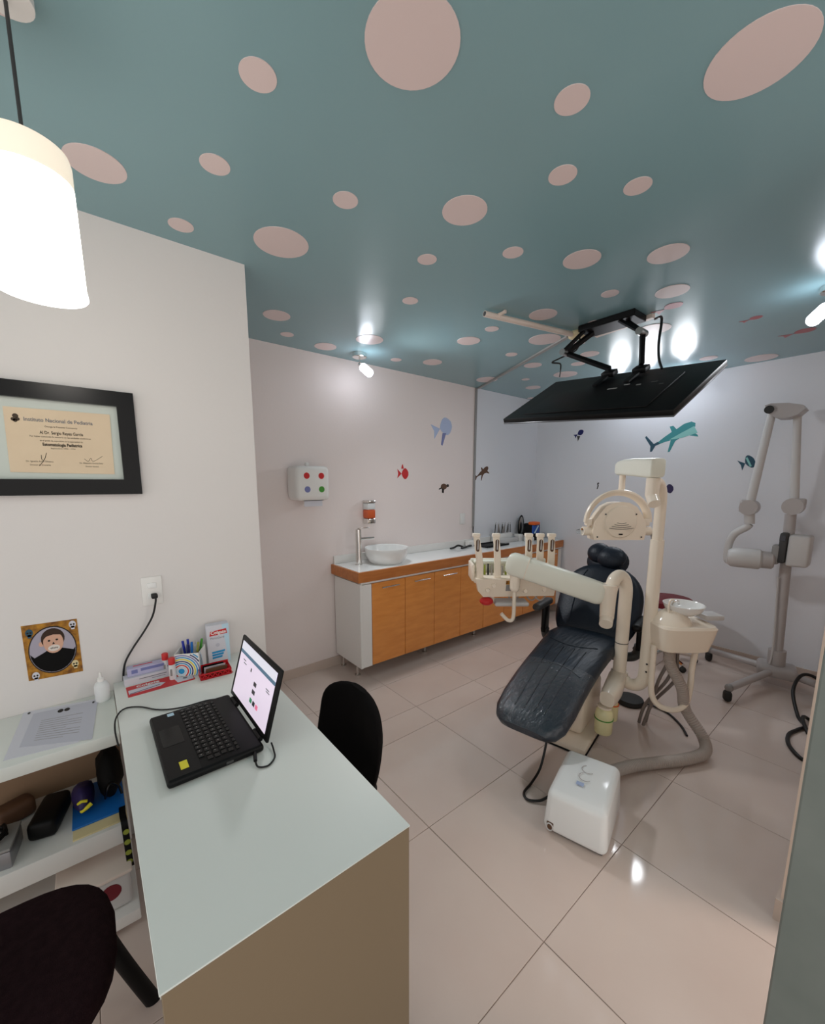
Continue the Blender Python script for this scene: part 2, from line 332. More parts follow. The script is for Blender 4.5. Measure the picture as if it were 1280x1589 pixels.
def bil(q, a, b, z): return lambda s, u, d: Vector(((q[0]*(1-s)+q[1]*s)*(1-u)+(q[3]*(1-s)+q[2]*s)*u)[:2]+[0] if False else (((q[0]*(1-s)+q[1]*s)*(1-u)+(q[3]*(1-s)+q[2]*s)*u).x, ((q[0]*(1-s)+q[1]*s)*(1-u)+(q[3]*(1-s)+q[2]*s)*u).y, z+d))
fs = bil(q2, 0, 0, .7025)
mb = MB()
for i in range(10): mb.prism(rect(.62 if i % 4 else .40, .010, (.48-(0 if i % 4 else .11), .14+.062*i)), fs, .0003)
obj('print_lines', mb, 'grey', s2, kind='stuff')
mb = MB(); mb.prism(circ(.045, (.42, .90), 16, .055), fs, .0004); mb.prism(circ(.045, (.52, .90), 16, .05), fs, .0005)
obj('letterhead', mb, 'ink_dark', s2)
mb = MB(); mb.prism(circ(.02, (.93, .95), 12, .03), fs, .0004); obj('page_mark', mb, 'darkgrey', s2)
mb = MB(); mb.prism(circ(.02, (.08, .95), 12, .03), bil(q, 0, 0, .7015), .0003); obj('page_mark', mb, 'darkgrey', s1)
p = onz(164, 1085, .70); t = thing('glue_bottle', 'small white squeeze bottle standing on the shelf by the wall', 'bottle', (p.x-.008, min(p.y, 1.985), .70))
obj('body', MB().lathe([(.001, 0), (.023, 0), (.025, .006), (.025, .062), (.02, .075), (.012, .082), (.001, .082)]), 'bottle_white', t, local=True)
obj('cap', MB().lathe([(.012, .082), (.012, .094), (.006, .098), (.004, .118), (.001, .12)], n=16), 'white', t, local=True)
# middle shelf
ZM = .345
a, b, c = onz(113, 1306, ZM), onz(206, 1268, ZM), onz(112, 1272, ZM)
def slab(name, x0, x1, y0, y1, z0, z1, m, r=.003, rz=0): return MB().rbox(((x0+x1)/2, (y0+y1)/2, (z0+z1)/2), (x1-x0, y1-y0, z1-z0), r, 2, rz)
t = solo('folder', slab('', -.145, .010, 1.672, 1.95, ZM, ZM+.006, '', .002), 'cream_board', 'cream folder lying on the middle shelf beneath the blue one', 'folder')
t = solo('folder', slab('', -.147, .008, 1.72, 1.96, ZM+.0062, ZM+.014, '', .002), 'blue', 'bright blue folder lying on the middle shelf', 'folder')
t = thing('knit_bag', 'dark crumpled pouch with yellow pattern on the blue folder', 'bag', (-.08, 1.85, ZM+.0142))
def blob(c, r, seed, n=20, m=12, amp=.14):
    rnd = random.Random(seed); ph = [rnd.uniform(0, 6) for _ in range(6)]; mb = MB(); mb.sphere((0, 0, 0), 1, n, m); out = []
    for p in mb.v:
        k = 1+amp*(math.sin(4*p.x+ph[0])*math.sin(3*p.y+ph[1])+.6*math.sin(7*p.z+ph[2]+3*p.x)+.4*math.sin(9*p.y+ph[3]))
        out.append(Vector((c[0]+p.x*r[0]*k, c[1]+p.y*r[1]*k, max(c[2]+p.z*r[2]*k, c[2]-r[2]*.9))))
    mb.v = out; return mb
obj('body', blob((-.112, 1.83, ZM+.055), (.034, .07, .045), 3, amp=.08), 'purple', t)
obj('yellow_pattern', MB().tube([(-.125, 1.772, ZM+.068), (-.115, 1.764, ZM+.078), (-.10, 1.766, ZM+.072)], .005).tube([(-.118, 1.764, ZM+.04), (-.104, 1.757, ZM+.05), (-.088, 1.762, ZM+.058)], .007), 'yellow', t)
t = thing('black_bag', 'large black crumpled bag on the middle shelf against the desk', 'bag', (-.02, 1.88, ZM+.0142))
obj('body', blob((-.028, 1.88, ZM+.095), (.044, .11, .088), 9, amp=.08), 'black_matte', t)
obj('strap', MB().tube([(-.048, 1.775, ZM+.05), (-.04, 1.765, ZM+.09), (-.025, 1.77, ZM+.105), (-.005, 1.772, ZM+.08), (.002, 1.765, ZM+.05)], .004, flat=2.2), 'black_gloss', t)
t = thing('pouch', 'black flat case lying on the middle shelf', 'case', (-.205, 1.80, ZM))
obj('body', MB().rbox((-.207, 1.83, ZM+.0335), (.08, .17, .065), .016, 3, -.25), 'black', t)
t = thing('metal_box', 'silver metal box with cables on top at the shelf front', 'box', (-.335, 1.75, ZM))
obj('body', MB().rbox((-.335, 1.745, ZM+.03), (.10, .13, .06), .006, 2, -.12), 'silver', t)
obj('lid', MB().rbox((-.335, 1.745, ZM+.066), (.102, .132, .011), .004, 2, -.12), 'grey', t)
obj('cable_coil', MB().tube([(-.335+.028*math.cos(a*.7), 1.745+.035*math.sin(a*.7), ZM+.077+.0012*a) for a in range(20)], .005, 8, 3), 'black', t)
t = thing('wooden_shape', 'small brown wooden block at the back of the middle shelf', 'block', (-.30, 1.92, ZM))
obj('body', MB().rbox((-.31, 1.93, ZM+.035), (.11, .07, .07), .02, 3, .4), 'brown', t)
lany = [(-.002, 1.735, ZM+.016), (-.003, 1.69, ZM+.016), (-.001, 1.648, ZM+.012), (.0, 1.640, ZM-.03), (.001, 1.638, ZM-.08), (.002, 1.637, ZM-.135), (.004, 1.636, ZM-.165)]
t = thing('lanyard', 'navy lanyard with yellow round motifs hanging over the shelf edge', 'lanyard', (0, 1.64, .17))
mb = MB(); P = spline(lany, 5); mb.ring_surf([[p+Vector((-.010, 0, 0)), p+Vector((.010, 0, 0)), p+Vector((.010, -.002, .0015)), p+Vector((-.010, -.002, .0015))] for p in P]); obj('strap', mb, 'black', t)
for z in (ZM-.02, ZM-.062, ZM-.104, ZM-.142):
    obj('motif', MB().cyl((.0015, 1.6365, z), (.0015, 1.6335, z), .0095, n=18), 'olive', t)
t = thing('storage_box', 'pinkish clear storage box with a red mark under the shelf', 'box', (-.08, 1.75, .065))
obj('body', MB().rbox((-.10, 1.75, .13), (.20, .30, .13), .015, 3, 0, None), 'lightgrey', t)
obj('lid', MB().rbox((-.10, 1.75, .20), (.212, .312, .016), .007, 2), 'pvc', t)
obj('red_mark', MB().prism(circ(.03, (-.06, .145), 20), lambda s, u, d: (s, 1.5995-d, u), .001), 'dark_red', t)

# --- on the desk
def desk_laptop():
    cx, cy = (.10+.365)/2, 1.385; Wd, Dp = .40, .265
    t = thing('laptop', 'open black laptop with a yellow sticker standing on the desk', 'laptop', (cx, cy, ZD))
    base = obj('base', MB().rbox((cx, cy, ZD+.014), (Dp, Wd, .024), .010, 3), 'black', t)
    zt = ZD+.0262
    obj('palm_rest', MB().rbox((cx-.085, cy, zt-.0006), (.085, .385, .002), .0008, 1), 'black', base)
    obj('touchpad', MB().rbox((cx-.088, cy+.03, zt+.0006), (.06, .11, .0012), .0005, 1), 'black_gloss', base)
    mb = MB(); kx0 = cx-.034
    for r in range(6):
        n = 15 if r else 14; off = .005*(r % 3)
        for k in range(n): mb.rbox((kx0+.0195*r, cy+.172-.0235*k-off*.4, zt+.0012), (.0155 if r < 5 else .010, .0185, .003), .001, 1)
    obj('keyboard', mb, 'black_gloss', base, kind='stuff')
    mb = MB(); rn = random.Random(4)
    for r in range(5):
        for k in range(14): mb.bb((kx0+.0195*r-.0014, cy+.172-.0235*k, zt+.0027), (kx0+.0195*r+.0014, cy+.172-.0235*k+.003, zt+.0029))
    obj('key_legends', mb, 'grey', base, kind='stuff')
    obj('yellow_sticker', MB().rbox((cx-.082, cy-.145, zt+.0008), (.021, .040, .001), .0003, 1), 'yellow', base)
    obj('blue_sticker', MB().rbox((cx-.07, cy+.172, zt+.0008), (.02, .02, .001), .0003, 1), 'lightblue', base)
    obj('port', MB().rbox((cx+.03, cy-.2003, ZD+.014), (.02, .002, .008), .001, 1), 'darkgrey', base)
    # lid
    hx, hz = .368, ZD+.020; ang = math.radians(15.5); u = Vector((math.sin(ang), 0, math.cos(ang))); nrm = Vector((-math.cos(ang), 0, math.sin(ang)))
    Lh = .235
    def fn(s, v, d): return Vector((hx, cy, hz))+Vector((0, -1, 0))*s+u*v+nrm*d
    mt = Matrix((nrm, Vector((0, -1, 0)), u)).transposed()
    lid = obj('lid', MB().rbox(fn(0, Lh/2+.006, -.005), (.010, Wd, Lh), .0048, 3, 0, mt), 'black', t)
    obj('hinge', MB().cyl((hx-.002, cy-.16, ZD+.022), (hx-.002, cy-.10, ZD+.022), .008).cyl((hx-.002, cy+.16, ZD+.022), (hx-.002, cy+.10, ZD+.022), .008), 'black', t)
    obj('display', MB().prism(rect(.352, .198, (0, .125)), fn, .0012), 'screen', lid)
    obj('browser_bar', MB().prism(rect(.352, .030, (0, .209)), fn, .0016), 'screen_top', lid)
    obj('page_header', MB().prism(rect(.352, .013, (0, .188)), fn, .0016), 'screen_bar', lid)
    for w_, h_, c_ in ((.026, .014, (.02, .125)), (.028, .014, (.02, .098)), (.022, .015, (.042, .066)), (.01, .012, (-.04, .155))): obj('page_block', MB().prism(rect(w_, h_, c_), fn, .0016), 'screen_dark', lid)
    obj('page_icon', MB().prism(rect(.022, .015, (.012, .066)), fn, .0016), 'screen_green', lid)
    obj('page_icon', MB().prism(rect(.022, .015, (.072, .066)), fn, .0016), 'screen_pink', lid)
    mb = MB()
    for s_, v_ in ((-.12, .165), (-.11, .155), (.13, .15), (.135, .143)): mb.prism(rect(.03, .003, (s_, v_)), fn, .0015)
    obj('page_text', mb, 'text_grey', lid)
    obj('webcam', MB().prism(circ(.003, (0, .233)), fn, .0015), 'darkgrey', lid)
desk_laptop()
E1 = dk(182, 1140)
solo('laptop_cable', MB().tube([(.345, 1.5895, ZD+.010), (.335, 1.603, ZD+.006), (.29, 1.625, ZD+.004), (.21, 1.63, ZD+.004), (.14, 1.665, ZD+.004), (.085, 1.735, ZD+.004), (.04, 1.755, ZD+.004), (.012, 1.70, ZD+.006), (.004, 1.64, ZD-.01), (.008, 1.60, ZD-.05)], .0028, 8), 'plug', 'thin black cable running across the desk from the laptop', 'cable')
t = thing('power_cord', 'short black power cord looped out of the laptop side', 'cable', (.34, 1.16, ZD))
obj('plug', MB().cyl((.335, 1.186, ZD+.012), (.325, 1.15, ZD+.009), .0055, n=12), 'plug', t)
obj('cord', MB().tube([(.325, 1.15, ZD+.008), (.325, 1.125, ZD+.004), (.35, 1.112, ZD+.004), (.378, 1.135, ZD+.004), (.388, 1.17, ZD+.006), (.392, 1.20, ZD+.012)], .0028, 8), 'plug', t)

# brochure, toothpaste boxes
def flat_fn(o, ang, z):
    ex = Vector((math.cos(ang), math.sin(ang), 0)); ey = Vector((-math.sin(ang), math.cos(ang), 0)); o = Vector((o[0], o[1], z))
    return lambda s, u, d: o+ex*s+ey*u+Vector((0, 0, d))
A, B = dk(199, 1083), dk(303, 1054); ang = math.atan2(B.y-A.y, B.x-A.x)
fb = flat_fn((A.x, A.y), ang, ZD+.0002); Lb = (B-A).length
t = thing('brochure', 'red and white toothpaste leaflet lying on the desk', 'leaflet', (A.x+.12, A.y+.05, ZD))
obj('sheet', MB().prism(rect(Lb, .10, (Lb/2, .05)), fb, .0012), 'red', t)
obj('white_patch', MB().prism([(.005, .022), (.115, .028), (.135, .05), (.11, .066), (.005, .060)], fb, .0018), 'paper', t)
obj('white_corner', MB().prism([(.175, .012), (Lb-.003, .012), (Lb-.003, .075), (.165, .075)], fb, .0018), 'paper', t)
obj('navy_stripe', MB().prism([(.008, .022), (.115, .040), (.115, .044), (.008, .027)], fb, .0022), 'navy', t)
text('print', 'Colgate', .026, lambda s, u, d: fb(s+.075, u+.080, .0014), 'white', t, bold=.0008)
mb = MB(); mb.prism(rect(.014, .004, (.2, .058)), fb, .0021); mb.prism(circ(.009, (.207, .04), 14), fb, .0021); obj('drawing', mb, 'text_grey', t)
def carton(name, label, o, ang, size, m, cat='box', z=ZD, group=None):
    t = thing(name, label, cat, (o[0], o[1], z), ang, group); w, d, h = size
    obj('carton', MB().rbox((0, 0, h/2), size, .0012, 1), m, t, local=True)
    def front(s, u, dd): return rootm(t)@Vector((s, -d/2-.0003-dd, u+h/2))
    def top(s, u, dd): return rootm(t)@Vector((s, u, h+.0003+dd))
    return t, front, top
p = dk(228, 1053); ang = .03
t, fr, tp = carton('toothpaste_box', 'white toothpaste carton lying below the lavender one against the wall', (.135, 1.985, 0), .02, (.165, .05, .03), 'paper')
obj('print_lines', MB().prism(rect(.10, .003, (.02, .004)), fr, .0003).prism(rect(.05, .002, (.04, -.005)), fr, .0003), 'text_grey', t)
t, fr, tp = carton('toothpaste_box', 'lavender toothpaste carton with blue print lying on the white one', (.145, 1.995, 0), -.02, (.155, .04, .034), 'lavender', z=ZD+.0305)
obj('print_block', MB().prism(rect(.022, .016, (-.052, .002)), fr, .0004), 'bluebox', t)
obj('print_band', MB().prism(rect(.09, .012, (.015, .005)), fr, .0004), 'bluebox', t)
obj('red_print', MB().prism(rect(.07, .008, (-.02, .005)), tp, .0004), 'red', t)
obj('navy_dot', MB().prism(circ(.004, (.068, -.006), 14), fr, .0006), 'navy', t)
# two glue sticks
for (px, py, lab) in ((269, 1041, 'front glue stick with white barrel and red cap beside the pen cup'), (263, 1033, 'rear glue stick with red cap half hidden behind the front one')):
    p = dk(px, py); p.y = min(p.y, 1.955)
    p.x = onz(px, py, ZD).x
    if 'rear' in lab: p.y = 1.985; p.x = .207
    else: p.y = 1.915; p.x = .222
    t = thing('glue_stick', lab, 'glue stick', (p.x, p.y, ZD), group='glue sticks by the pen cup')
    obj('barrel', MB().lathe([(.001, 0), (.0125, 0), (.0135, .003), (.0135, .068), (.001, .068)], n=20), 'bottle_white', t, local=True)
    obj('cap', MB().lathe([(.001, .0685), (.0128, .0685), (.0128, .094), (.011, .097), (.001, .097)], n=20), 'red', t, local=True)
    if 'front' in lab: obj('label_print', MB().rbox((-.006, -.0125, .035), (.008, .002, .03), .0005, 1), 'grey', t, local=True)
# pen cup
t = thing('pen_cup', 'square pen cup printed with blue, red and yellow concentric rings', 'pen holder', (.30, 1.945, ZD), -.45)
wc, hc = .100, .104
mb = MB()
for sx, sy, w, d in ((0, -1, wc, .003), (0, 1, wc, .003), (-1, 0, .003, wc), (1, 0, .003, wc)):
    mb.box((sx*(wc/2-.0015), sy*(wc/2-.0015), hc/2), (w, d, hc))
mb.box((0, 0, .002), (wc, wc, .004)); obj('cup', mb, 'white', t, local=True)
def ringband(r0, r1, cx, cz, fnp, W2, Hh, n=64):
    mb = MB(); n2 = n
    for i in range(n2):
        a0, a1 = 2*PI*i/n2, 2*PI*(i+1)/n2
        q = [(cx+r*math.cos(a), cz+r*math.sin(a)) for r, a in ((r0, a0), (r1, a0), (r1, a1), (r0, a1))]
        if all(-W2 < x < W2 and 0 < z < Hh for x, z in q): mb.add([fnp(x, z) for x, z in q], [(0, 1, 2, 3)])
    return mb
cols = ['skyprint', 'lightblue', 'red', 'skyprint', 'navy', 'yellow', 'skyprint', 'bluebox', 'navy', 'skyprint', 'teal', 'navy', 'lightblue']
for k, cm in enumerate(cols):
    r0 = .0 if k == 0 else .0125+.009*(k-1)+.003; r1 = .0125 if k == 0 else r0+.005
    for side in (0, 1):
        if side == 0: f_ = lambda x, z: (x, -wc/2-.0004, z); ccx = -.025
        else: f_ = lambda x, z: (wc/2+.0004, x, z); ccx = -.025-wc
        mb = ringband(r0 if r0 else .0005, r1, ccx, .026, f_, wc/2-.0005, hc-.001)
        if mb.f: obj('printed_ring', mb, cm, t, local=True, flat=True)
pens = [(-.028, .02, 'penblue', 'blue ballpoint pen with clip leaning left in the pen cup', -.12, .13), (-.012, -.015, 'navy', 'thick dark navy marker standing in the pen cup', .03, .125), (-.018, .03, 'penblue', 'second blue pen behind the navy marker in the pen cup', -.03, .133),
        (.008, -.01, 'blue', 'bright blue pen in the middle of the pen cup', .04, .133), (.02, .015, 'lightgrey', 'pale grey pen in the right half of the pen cup', .10, .125), (.028, -.005, 'tan', 'tan pencil leaning right in the pen cup', .13, .128), (.03, .02, 'green', 'green-topped pen leaning furthest right in the pen cup', .18, .134)]
cupm = Matrix.Translation((.30, 1.945, ZD))@Matrix.Rotation(-.45, 4, 'Z')
for x, y, m, lab, tl, L in pens:
    b0 = cupm@Vector((x*.7, y, .006)); t1 = cupm@Vector((x*.7+tl*L, y+.005, .006+L))
    t = thing('pen', lab, 'pen', tuple(b0), group='pens in the cup'); d = (t1-b0).normalized()
    obj('barrel', MB().cyl(b0, b0+d*(L-.04), .0048, n=12), m, t)
    obj('cap', MB().cyl(b0+d*(L-.04), t1, .0056, .005, n=12), m if m != 'tan' else 'olive', t)
    obj('clip', MB().box(b0+d*(L-.02)+Vector((0, -.0065, 0)), (.003, .0016, .03)), m, t)
# tall sample box
t, fr, tp = carton('sample_carton', 'tall white and pale blue toothpaste carton standing behind the pen cup', (.425, 1.985, 0), -.10, (.095, .045, .185), 'paper')
obj('blue_side', MB().prism([(.018, .0925), (.0475, .0925), (.0475, -.0925), (.038, -.0925), (.030, 0)], fr, .0003), 'lightblue', t)
obj('red_band', MB().prism([(-.036, .042), (.040, .046), (.036, .070), (-.032, .064)], fr, .0006), 'red', t)
text('print', 'Colgate', .021, lambda s, u, d: fr(s+.002, u+.056, .0010), 'white', t, bold=.0006)
text('print', 'PerioGard', .014, lambda s, u, d: fr(s-.004, u+.030, .0006), 'text_grey', t)
obj('drawing', MB().prism(circ(.009, (-.004, -.005), 16), fr, .0006), 'paper_grey', t)
for k in range(3): obj('blue_bar', MB().prism([(-.030, -.035-.013*k), (.026-.006*k, -.032-.013*k), (.024-.006*k, -.042-.013*k), (-.030, -.044-.013*k)], fr, .0006), 'skyprint', t)
# card holder
t = thing('card_holder', 'red perforated plastic card tray beside the laptop screen', 'card tray', (.375, 1.85, ZD), -.06)
L_, D_, h_ = .125, .075, .028
mb = MB(); mb.box((0, 0, .0015), (L_, D_, .003)); mb.box((0, D_/2-.001, h_/2+.006), (L_, .002, h_+.012))
mb.box((0, -D_/2+.001, .003), (L_, .002, .006)); mb.box((0, -D_/2+.001, h_-.003), (L_, .002, .006))
for s_ in (-1, 1): mb.box((s_*(L_/2-.001), 0, .003), (.002, D_, .006)); mb.box((s_*(L_/2-.001), 0, h_-.003), (.002, D_, .006))
for k in range(13): mb.box((-L_/2+.002+k*(L_-.004)/12, -D_/2+.001, h_/2), (.0025, .002, .026), mtx=Matrix.Rotation(.5*(1 if k % 2 else -1), 3, 'Y'))
for k in range(6):
    for s_ in (-1, 1): mb.box((s_*(L_/2-.001), -D_/2+.006+k*.0126, h_/2), (.002, .0025, .026))
obj('tray', mb, 'red_plastic', t, local=True, flat=True)
for k, (m, lab) in enumerate((('black', 'black business card at the back of the red card tray'), ('paper', 'white business card in the middle of the red card tray'), ('brown', 'brown business card at the front of the red card tray'))):
    mt = Matrix.Rotation(.5, 3, 'X'); c = rootm(t)@Vector((.004*k-.004, .018-.02*k, .026))
    solo('business_card', MB().box(c, (.085, .0012, .045), mtx=Matrix.Rotation(-.06, 3, 'Z')@mt), m, lab, 'card', 'cards in the red tray')

# ================================================================== ON THE DESK WALL
def wl(x, z, off=0): return lambda s, u, d: Vector((x+s, YD-off-d, z+u))
fx0, fx1, fz0, fz1 = -.415, .186, 1.525, 1.925; fw = .064
t = thing('framed_diploma', 'black framed diploma with white mount on the left wall', 'picture frame', ((fx0+fx1)/2, YD, fz0))
f0 = wl(0, 0)
def frame_strip(a, b, c, d):
    mb = MB(); mb.v = [f0(x, z, 0) for x, z in (a, b, c, d)]+[f0(x, z, .026) for x, z in (a, b, c, d)]
    mb.f = [(0, 1, 2, 3), (7, 6, 5, 4), (0, 4, 5, 1), (1, 5, 6, 2), (2, 6, 7, 3), (3, 7, 4, 0)]; return mb
o_ = [(fx0, fz0), (fx1, fz0), (fx1, fz1), (fx0, fz1)]; i_ = [(fx0+fw, fz0+fw*.92), (fx1-fw*.9, fz0+fw*.92), (fx1-fw*.9, fz1-fw*.88), (fx0+fw, fz1-fw*.88)]
for k in range(4): obj('frame_bar', frame_strip(o_[k], o_[(k+1) % 4], i_[(k+1) % 4], i_[k]), 'frame_black', t)
obj('mount_board', MB().prism([i_[0], i_[1], i_[2], i_[3]], wl(0, 0, 0), .006), 'mat_board', t)
cz, ccx = 1.728, -.073; cw, ch = .365, .225
def cp(px, py): p = ony(px, py, YD-.0088); return (p.x, p.z)
cert = obj('certificate', MB().prism([cp(16, 732.5), cp(178, 736), cp(170, 643.4), cp(3.75, 630)], wl(0, 0, .0065), .002), 'parchment', t)
fc = wl(0, 0, .0088)
for body, px, py, wpx, size, m, b_ in (('Instituto Nacional de Pediatria', 92, 654, 106, .0185, 'text_grey', .0003), ('Otorga la Presente Constancia', 95, 663.5, 50, .0085, 'ink', 0), ('Al Dr. Sergio Reyes Garcia', 96, 673, 67, .016, 'ink_dark', .0002), ('Por haber concluido la maestria en las unidades academicas', 95, 679, 94, .0085, 'ink', 0),
        ('en el grado de especialista en la especialidad de', 96, 685, 66, .008, 'ink', 0), ('Estomatologia Pediatrica', 97.5, 691, 61, .0155, 'ink_dark', .0005), ('Septiembre 1992 - 1994', 98, 696.5, 38, .0075, 'ink', 0), ('Dr. Ignacio Avila Olivares', 62, 716, 42, .0085, 'ink', 0), ('Director de Ensenanza', 63, 721.5, 32, .0075, 'ink', 0), ('Dr. Alejandro Gomez Soto', 142, 719, 36, .0085, 'ink', 0), ('Director General', 143, 724, 20, .0075, 'ink', 0)):
    x_, z_ = cp(px, py); w_ = cp(px+wpx/2, py)[0]-cp(px-wpx/2, py)[0]
    text('lettering', body, size, lambda s, u, d, z=z_, dx=x_: fc(s+dx, u+z, d), m, cert, bold=b_, width=w_)
def fcp(px, py): x_, z_ = cp(px, py); return fc(x_, z_, 0)
obj('signature', MB().tube([fcp(64, 706), fcp(65, 713), fcp(69, 713), fcp(72, 703), fcp(69, 713), fcp(61, 723)], .0008, 5, 5), 'ink_dark', cert)
obj('signature', MB().tube([fcp(131, 712), fcp(137, 716), fcp(141, 711), fcp(145, 716), fcp(159, 708)], .0006, 5, 5), 'ink_dark', cert)
mb = MB()
for px, py, r in ((23.5, 645, .008), (20, 650, .006), (27, 650, .006), (23.5, 652, .006)): mb.prism(circ(r, cp(px, py), 14), fc, .0005)
obj('crest', mb, 'ink', cert)
# switch plate
t = thing('switch_plate', 'white wall plate with rocker switch and socket on the left wall', 'switch', (.188, YD, 1.04))
obj('plate', MB().rbox((.188, YD-.004, 1.106), (.076, .008, .125), .003, 2), 'white', t)
obj('rocker', MB().rbox((.188, YD-.0095, 1.130), (.034, .006, .023), .002, 2), 'white_gloss', t)
obj('socket', MB().rbox((.188, YD-.009, 1.085), (.034, .004, .024), .002, 2), 'white_gloss', t)
t = thing('mains_cable', 'black mains cord plugged into the switch plate', 'cable', (.19, YD-.03, ZD))
obj('plug', MB().rbox((.192, YD-.026, 1.087), (.024, .026, .022), .006, 3), 'plug', t)
obj('cord', MB().tube([(.195, YD-.035, 1.083), (.193, YD-.036, 1.06), (.178, YD-.028, 1.0), (.145, YD-.022, .94), (.100, YD-.018, .875), (.068, YD-.016, .82), (.056, YD-.013, .77), (.054, YD-.012, ZD+.004)], .004, 8), 'plug', t)
# poster
t = thing('photo_poster', 'small orange bordered photo print of a person in face paint and black jumper', 'poster', (-.153, YD, .82))
Pz = [ony(32, 972, YD), ony(119, 960, YD), ony(129, 1041, YD), ony(45, 1057, YD)]
pq = [(p.x, p.z) for p in Pz]; pc = (sum(p[0] for p in pq)/4, sum(p[1] for p in pq)/4)
obj('print', MB().prism(pq[::-1], wl(0, 0, 0), .0015), 'mustard', t)
_wp = wl(pc[0], pc[1], .0016); rc = .080
wp = lambda s, u, d: _wp(s*.84, u*1.13, d)
obj('ring', MB().prism(circ(rc+.004, (0, 0), 40), wp, .0005), 'ink_dark', t)
obj('backdrop', MB().prism(circ(rc, (0, 0), 40), wp, .0010), 'photo_bg', t)
jum = [(rc*.985*math.cos(a), rc*.985*math.sin(a)) for a in [PI+.05+i*(PI-.1)/16 for i in range(17)]]+[(.07, -.012), (.036, .0), (.022, .004), (-.014, .004), (-.030, -.004), (-.066, -.018)]
obj('jumper', MB().prism(jum, wp, .0014), 'black_matte', t)
obj('ear', MB().prism(circ(.009, (-.037, .026), 14), wp, .0014), 'skin', t)
obj('hair', MB().prism(circ(.041, (.004, .040), 24, .036), wp, .0014), 'hair', t)
obj('face', MB().prism(circ(.035, (.004, .026), 24, .038), wp, .0018), 'skin', t)
obj('mouth_paint', MB().prism(circ(.021, (.004, .006), 20, .011), wp, .0020), 'face_white', t)
obj('forehead_hair', MB().prism([(-.034, .036), (-.030, .056), (-.004, .072), (.030, .066), (.042, .040), (.030, .050), (.006, .054), (-.018, .050)], wp, .0022), 'hair', t)
mb = MB(); mb.prism(circ(.005, (-.010, .034), 12, .0032), wp, .0023); mb.prism(circ(.005, (.017, .034), 12, .0032), wp, .0023); mb.prism([(-.001, .020), (.009, .020), (.004, .028)], wp, .0023)
for k in range(5): mb.prism(rect(.0012, .007, (-.006+.005*k, .006)), wp, .0023)
mb.prism(rect(.028, .0012, (.004, .006)), wp, .0024); obj('face_paint', mb, 'ink_dark', t)
for (dx, dz, m) in ((-.072, .072, 'teal_dark'), (.078, .078, 'paper'), (-.070, -.080, 'paper'), (.070, -.066, 'cream_board')):
    obj('corner_skull', MB().prism(circ(.013, (dx, dz), 16), wp, .0008).prism(rect(.013, .012, (dx, dz-.012)), wp, .0008), m, t)
    obj('skull_eyes', MB().prism(circ(.0035, (dx-.005, dz), 10), wp, .0011).prism(circ(.0035, (dx+.005, dz), 10), wp, .0011), 'ink_dark', t)

# ================================================================== CABINET, WORKTOP, BASIN
XL, XR, YF = 1.568, 4.405, 2.56
t = thing('base_cabinet', 'long raised base cabinet with honey wood doors and white ends', 'cabinet', ((XL+XR)/2, 2.77, 0))
obj('body', MB().bb((XL+.02, YF+.02, .125), (XR-.02, YS-.014, .80)), 'white', t)
obj('end_panel', MB().rbox((XL+.01, (YF+YS-.014)/2, .4575), (.02, YS-.014-YF, .685), .001, 1), 'white', t, label='white left end panel')
obj('end_panel', MB().rbox((XR-.01, (YF+YS-.014)/2, .4575), (.02, YS-.014-YF, .685), .001, 1), 'white', t)
obj('stile', MB().bb((XL+.02, YF, .118), (1.672, YF+.02, .792)), 'white', t)
obj('stile', MB().bb((4.335, YF, .118), (XR-.02, YF+.02, .792)), 'white', t)
obj('top_rail', MB().bb((XL+.005, YF-.004, .80), (XR-.005, YF+.02, .814)), 'white', t)
dw = (4.333-1.675)/8
for k in range(8):
    x = 1.675+dw*(k+.5)
    d = obj('door', MB().rbox((x, YF+.009, .456), (dw-.004, .018, .672), .0015, 1), 'wood', t)
    zc = .752
    mb = MB().cyl((x-.085, YF-.028, zc), (x+.085, YF-.028, zc), .0055, n=10); mb.cyl((x-.065, YF-.028, zc), (x-.065, YF+.001, zc), .004, n=8); mb.cyl((x+.065, YF-.028, zc), (x+.065, YF+.001, zc), .004, n=8)
    obj('handle', mb, 'chrome', d)
for x in (1.615, 2.35, 3.03, 3.72, 4.35):
    for y in (2.70, 2.93):
        obj('leg', MB().lathe([(.001, 0), (.024, 0), (.024, .006), (.011, .010), (.011, .125), (.001, .125)], (x, y, 0), 14), 'chrome', t)
t = thing('worktop', 'long white worktop with honey wood edge and low upstand', 'worktop', ((XL+XR)/2, 2.77, .815))
obj('slab', MB().bb((XL-.004, YF+.002, .8165), (4.40, YS-.001, .899)), 'white_gloss', t)
obj('front_edge', MB().rbox((( XL+4.40)/2-.006, YF-.008, .857), (4.40-XL+.032, .018, .081), .002, 1), 'wood_edge', t)
obj('side_edge', MB().rbox((XL-.013, (YF+YS)/2, .857), (.018, YS-YF-.002, .081), .002, 1), 'wood_edge', t)
obj('upstand', MB().rbox(((XL+4.40)/2, YS-.011, .933), (4.40-XL, .018, .066), .002, 1), 'white', t)
ZW = .8992
BX, BY = 1.965, 2.765
t = thing('vessel_basin', 'round white ceramic vessel basin sitting on the worktop', 'basin', (BX, BY, ZW))
obj('bowl', MB().lathe([(.001, 0), (.135, 0), (.155, .02), (.178, .07), (.188, .125), (.186, .130), (.178, .126), (.168, .075), (.14, .03), (.06, .018), (.001, .018)], (BX, BY, ZW), 48), 'white_gloss', t)
obj('drain', MB().cyl((BX, BY, ZW+.0182), (BX, BY, ZW+.021), .022), 'chrome', t)
fx, fy = 1.715, 2.81
t = thing('faucet', 'tall chrome single-lever faucet beside the basin', 'faucet', (fx, fy, ZW))
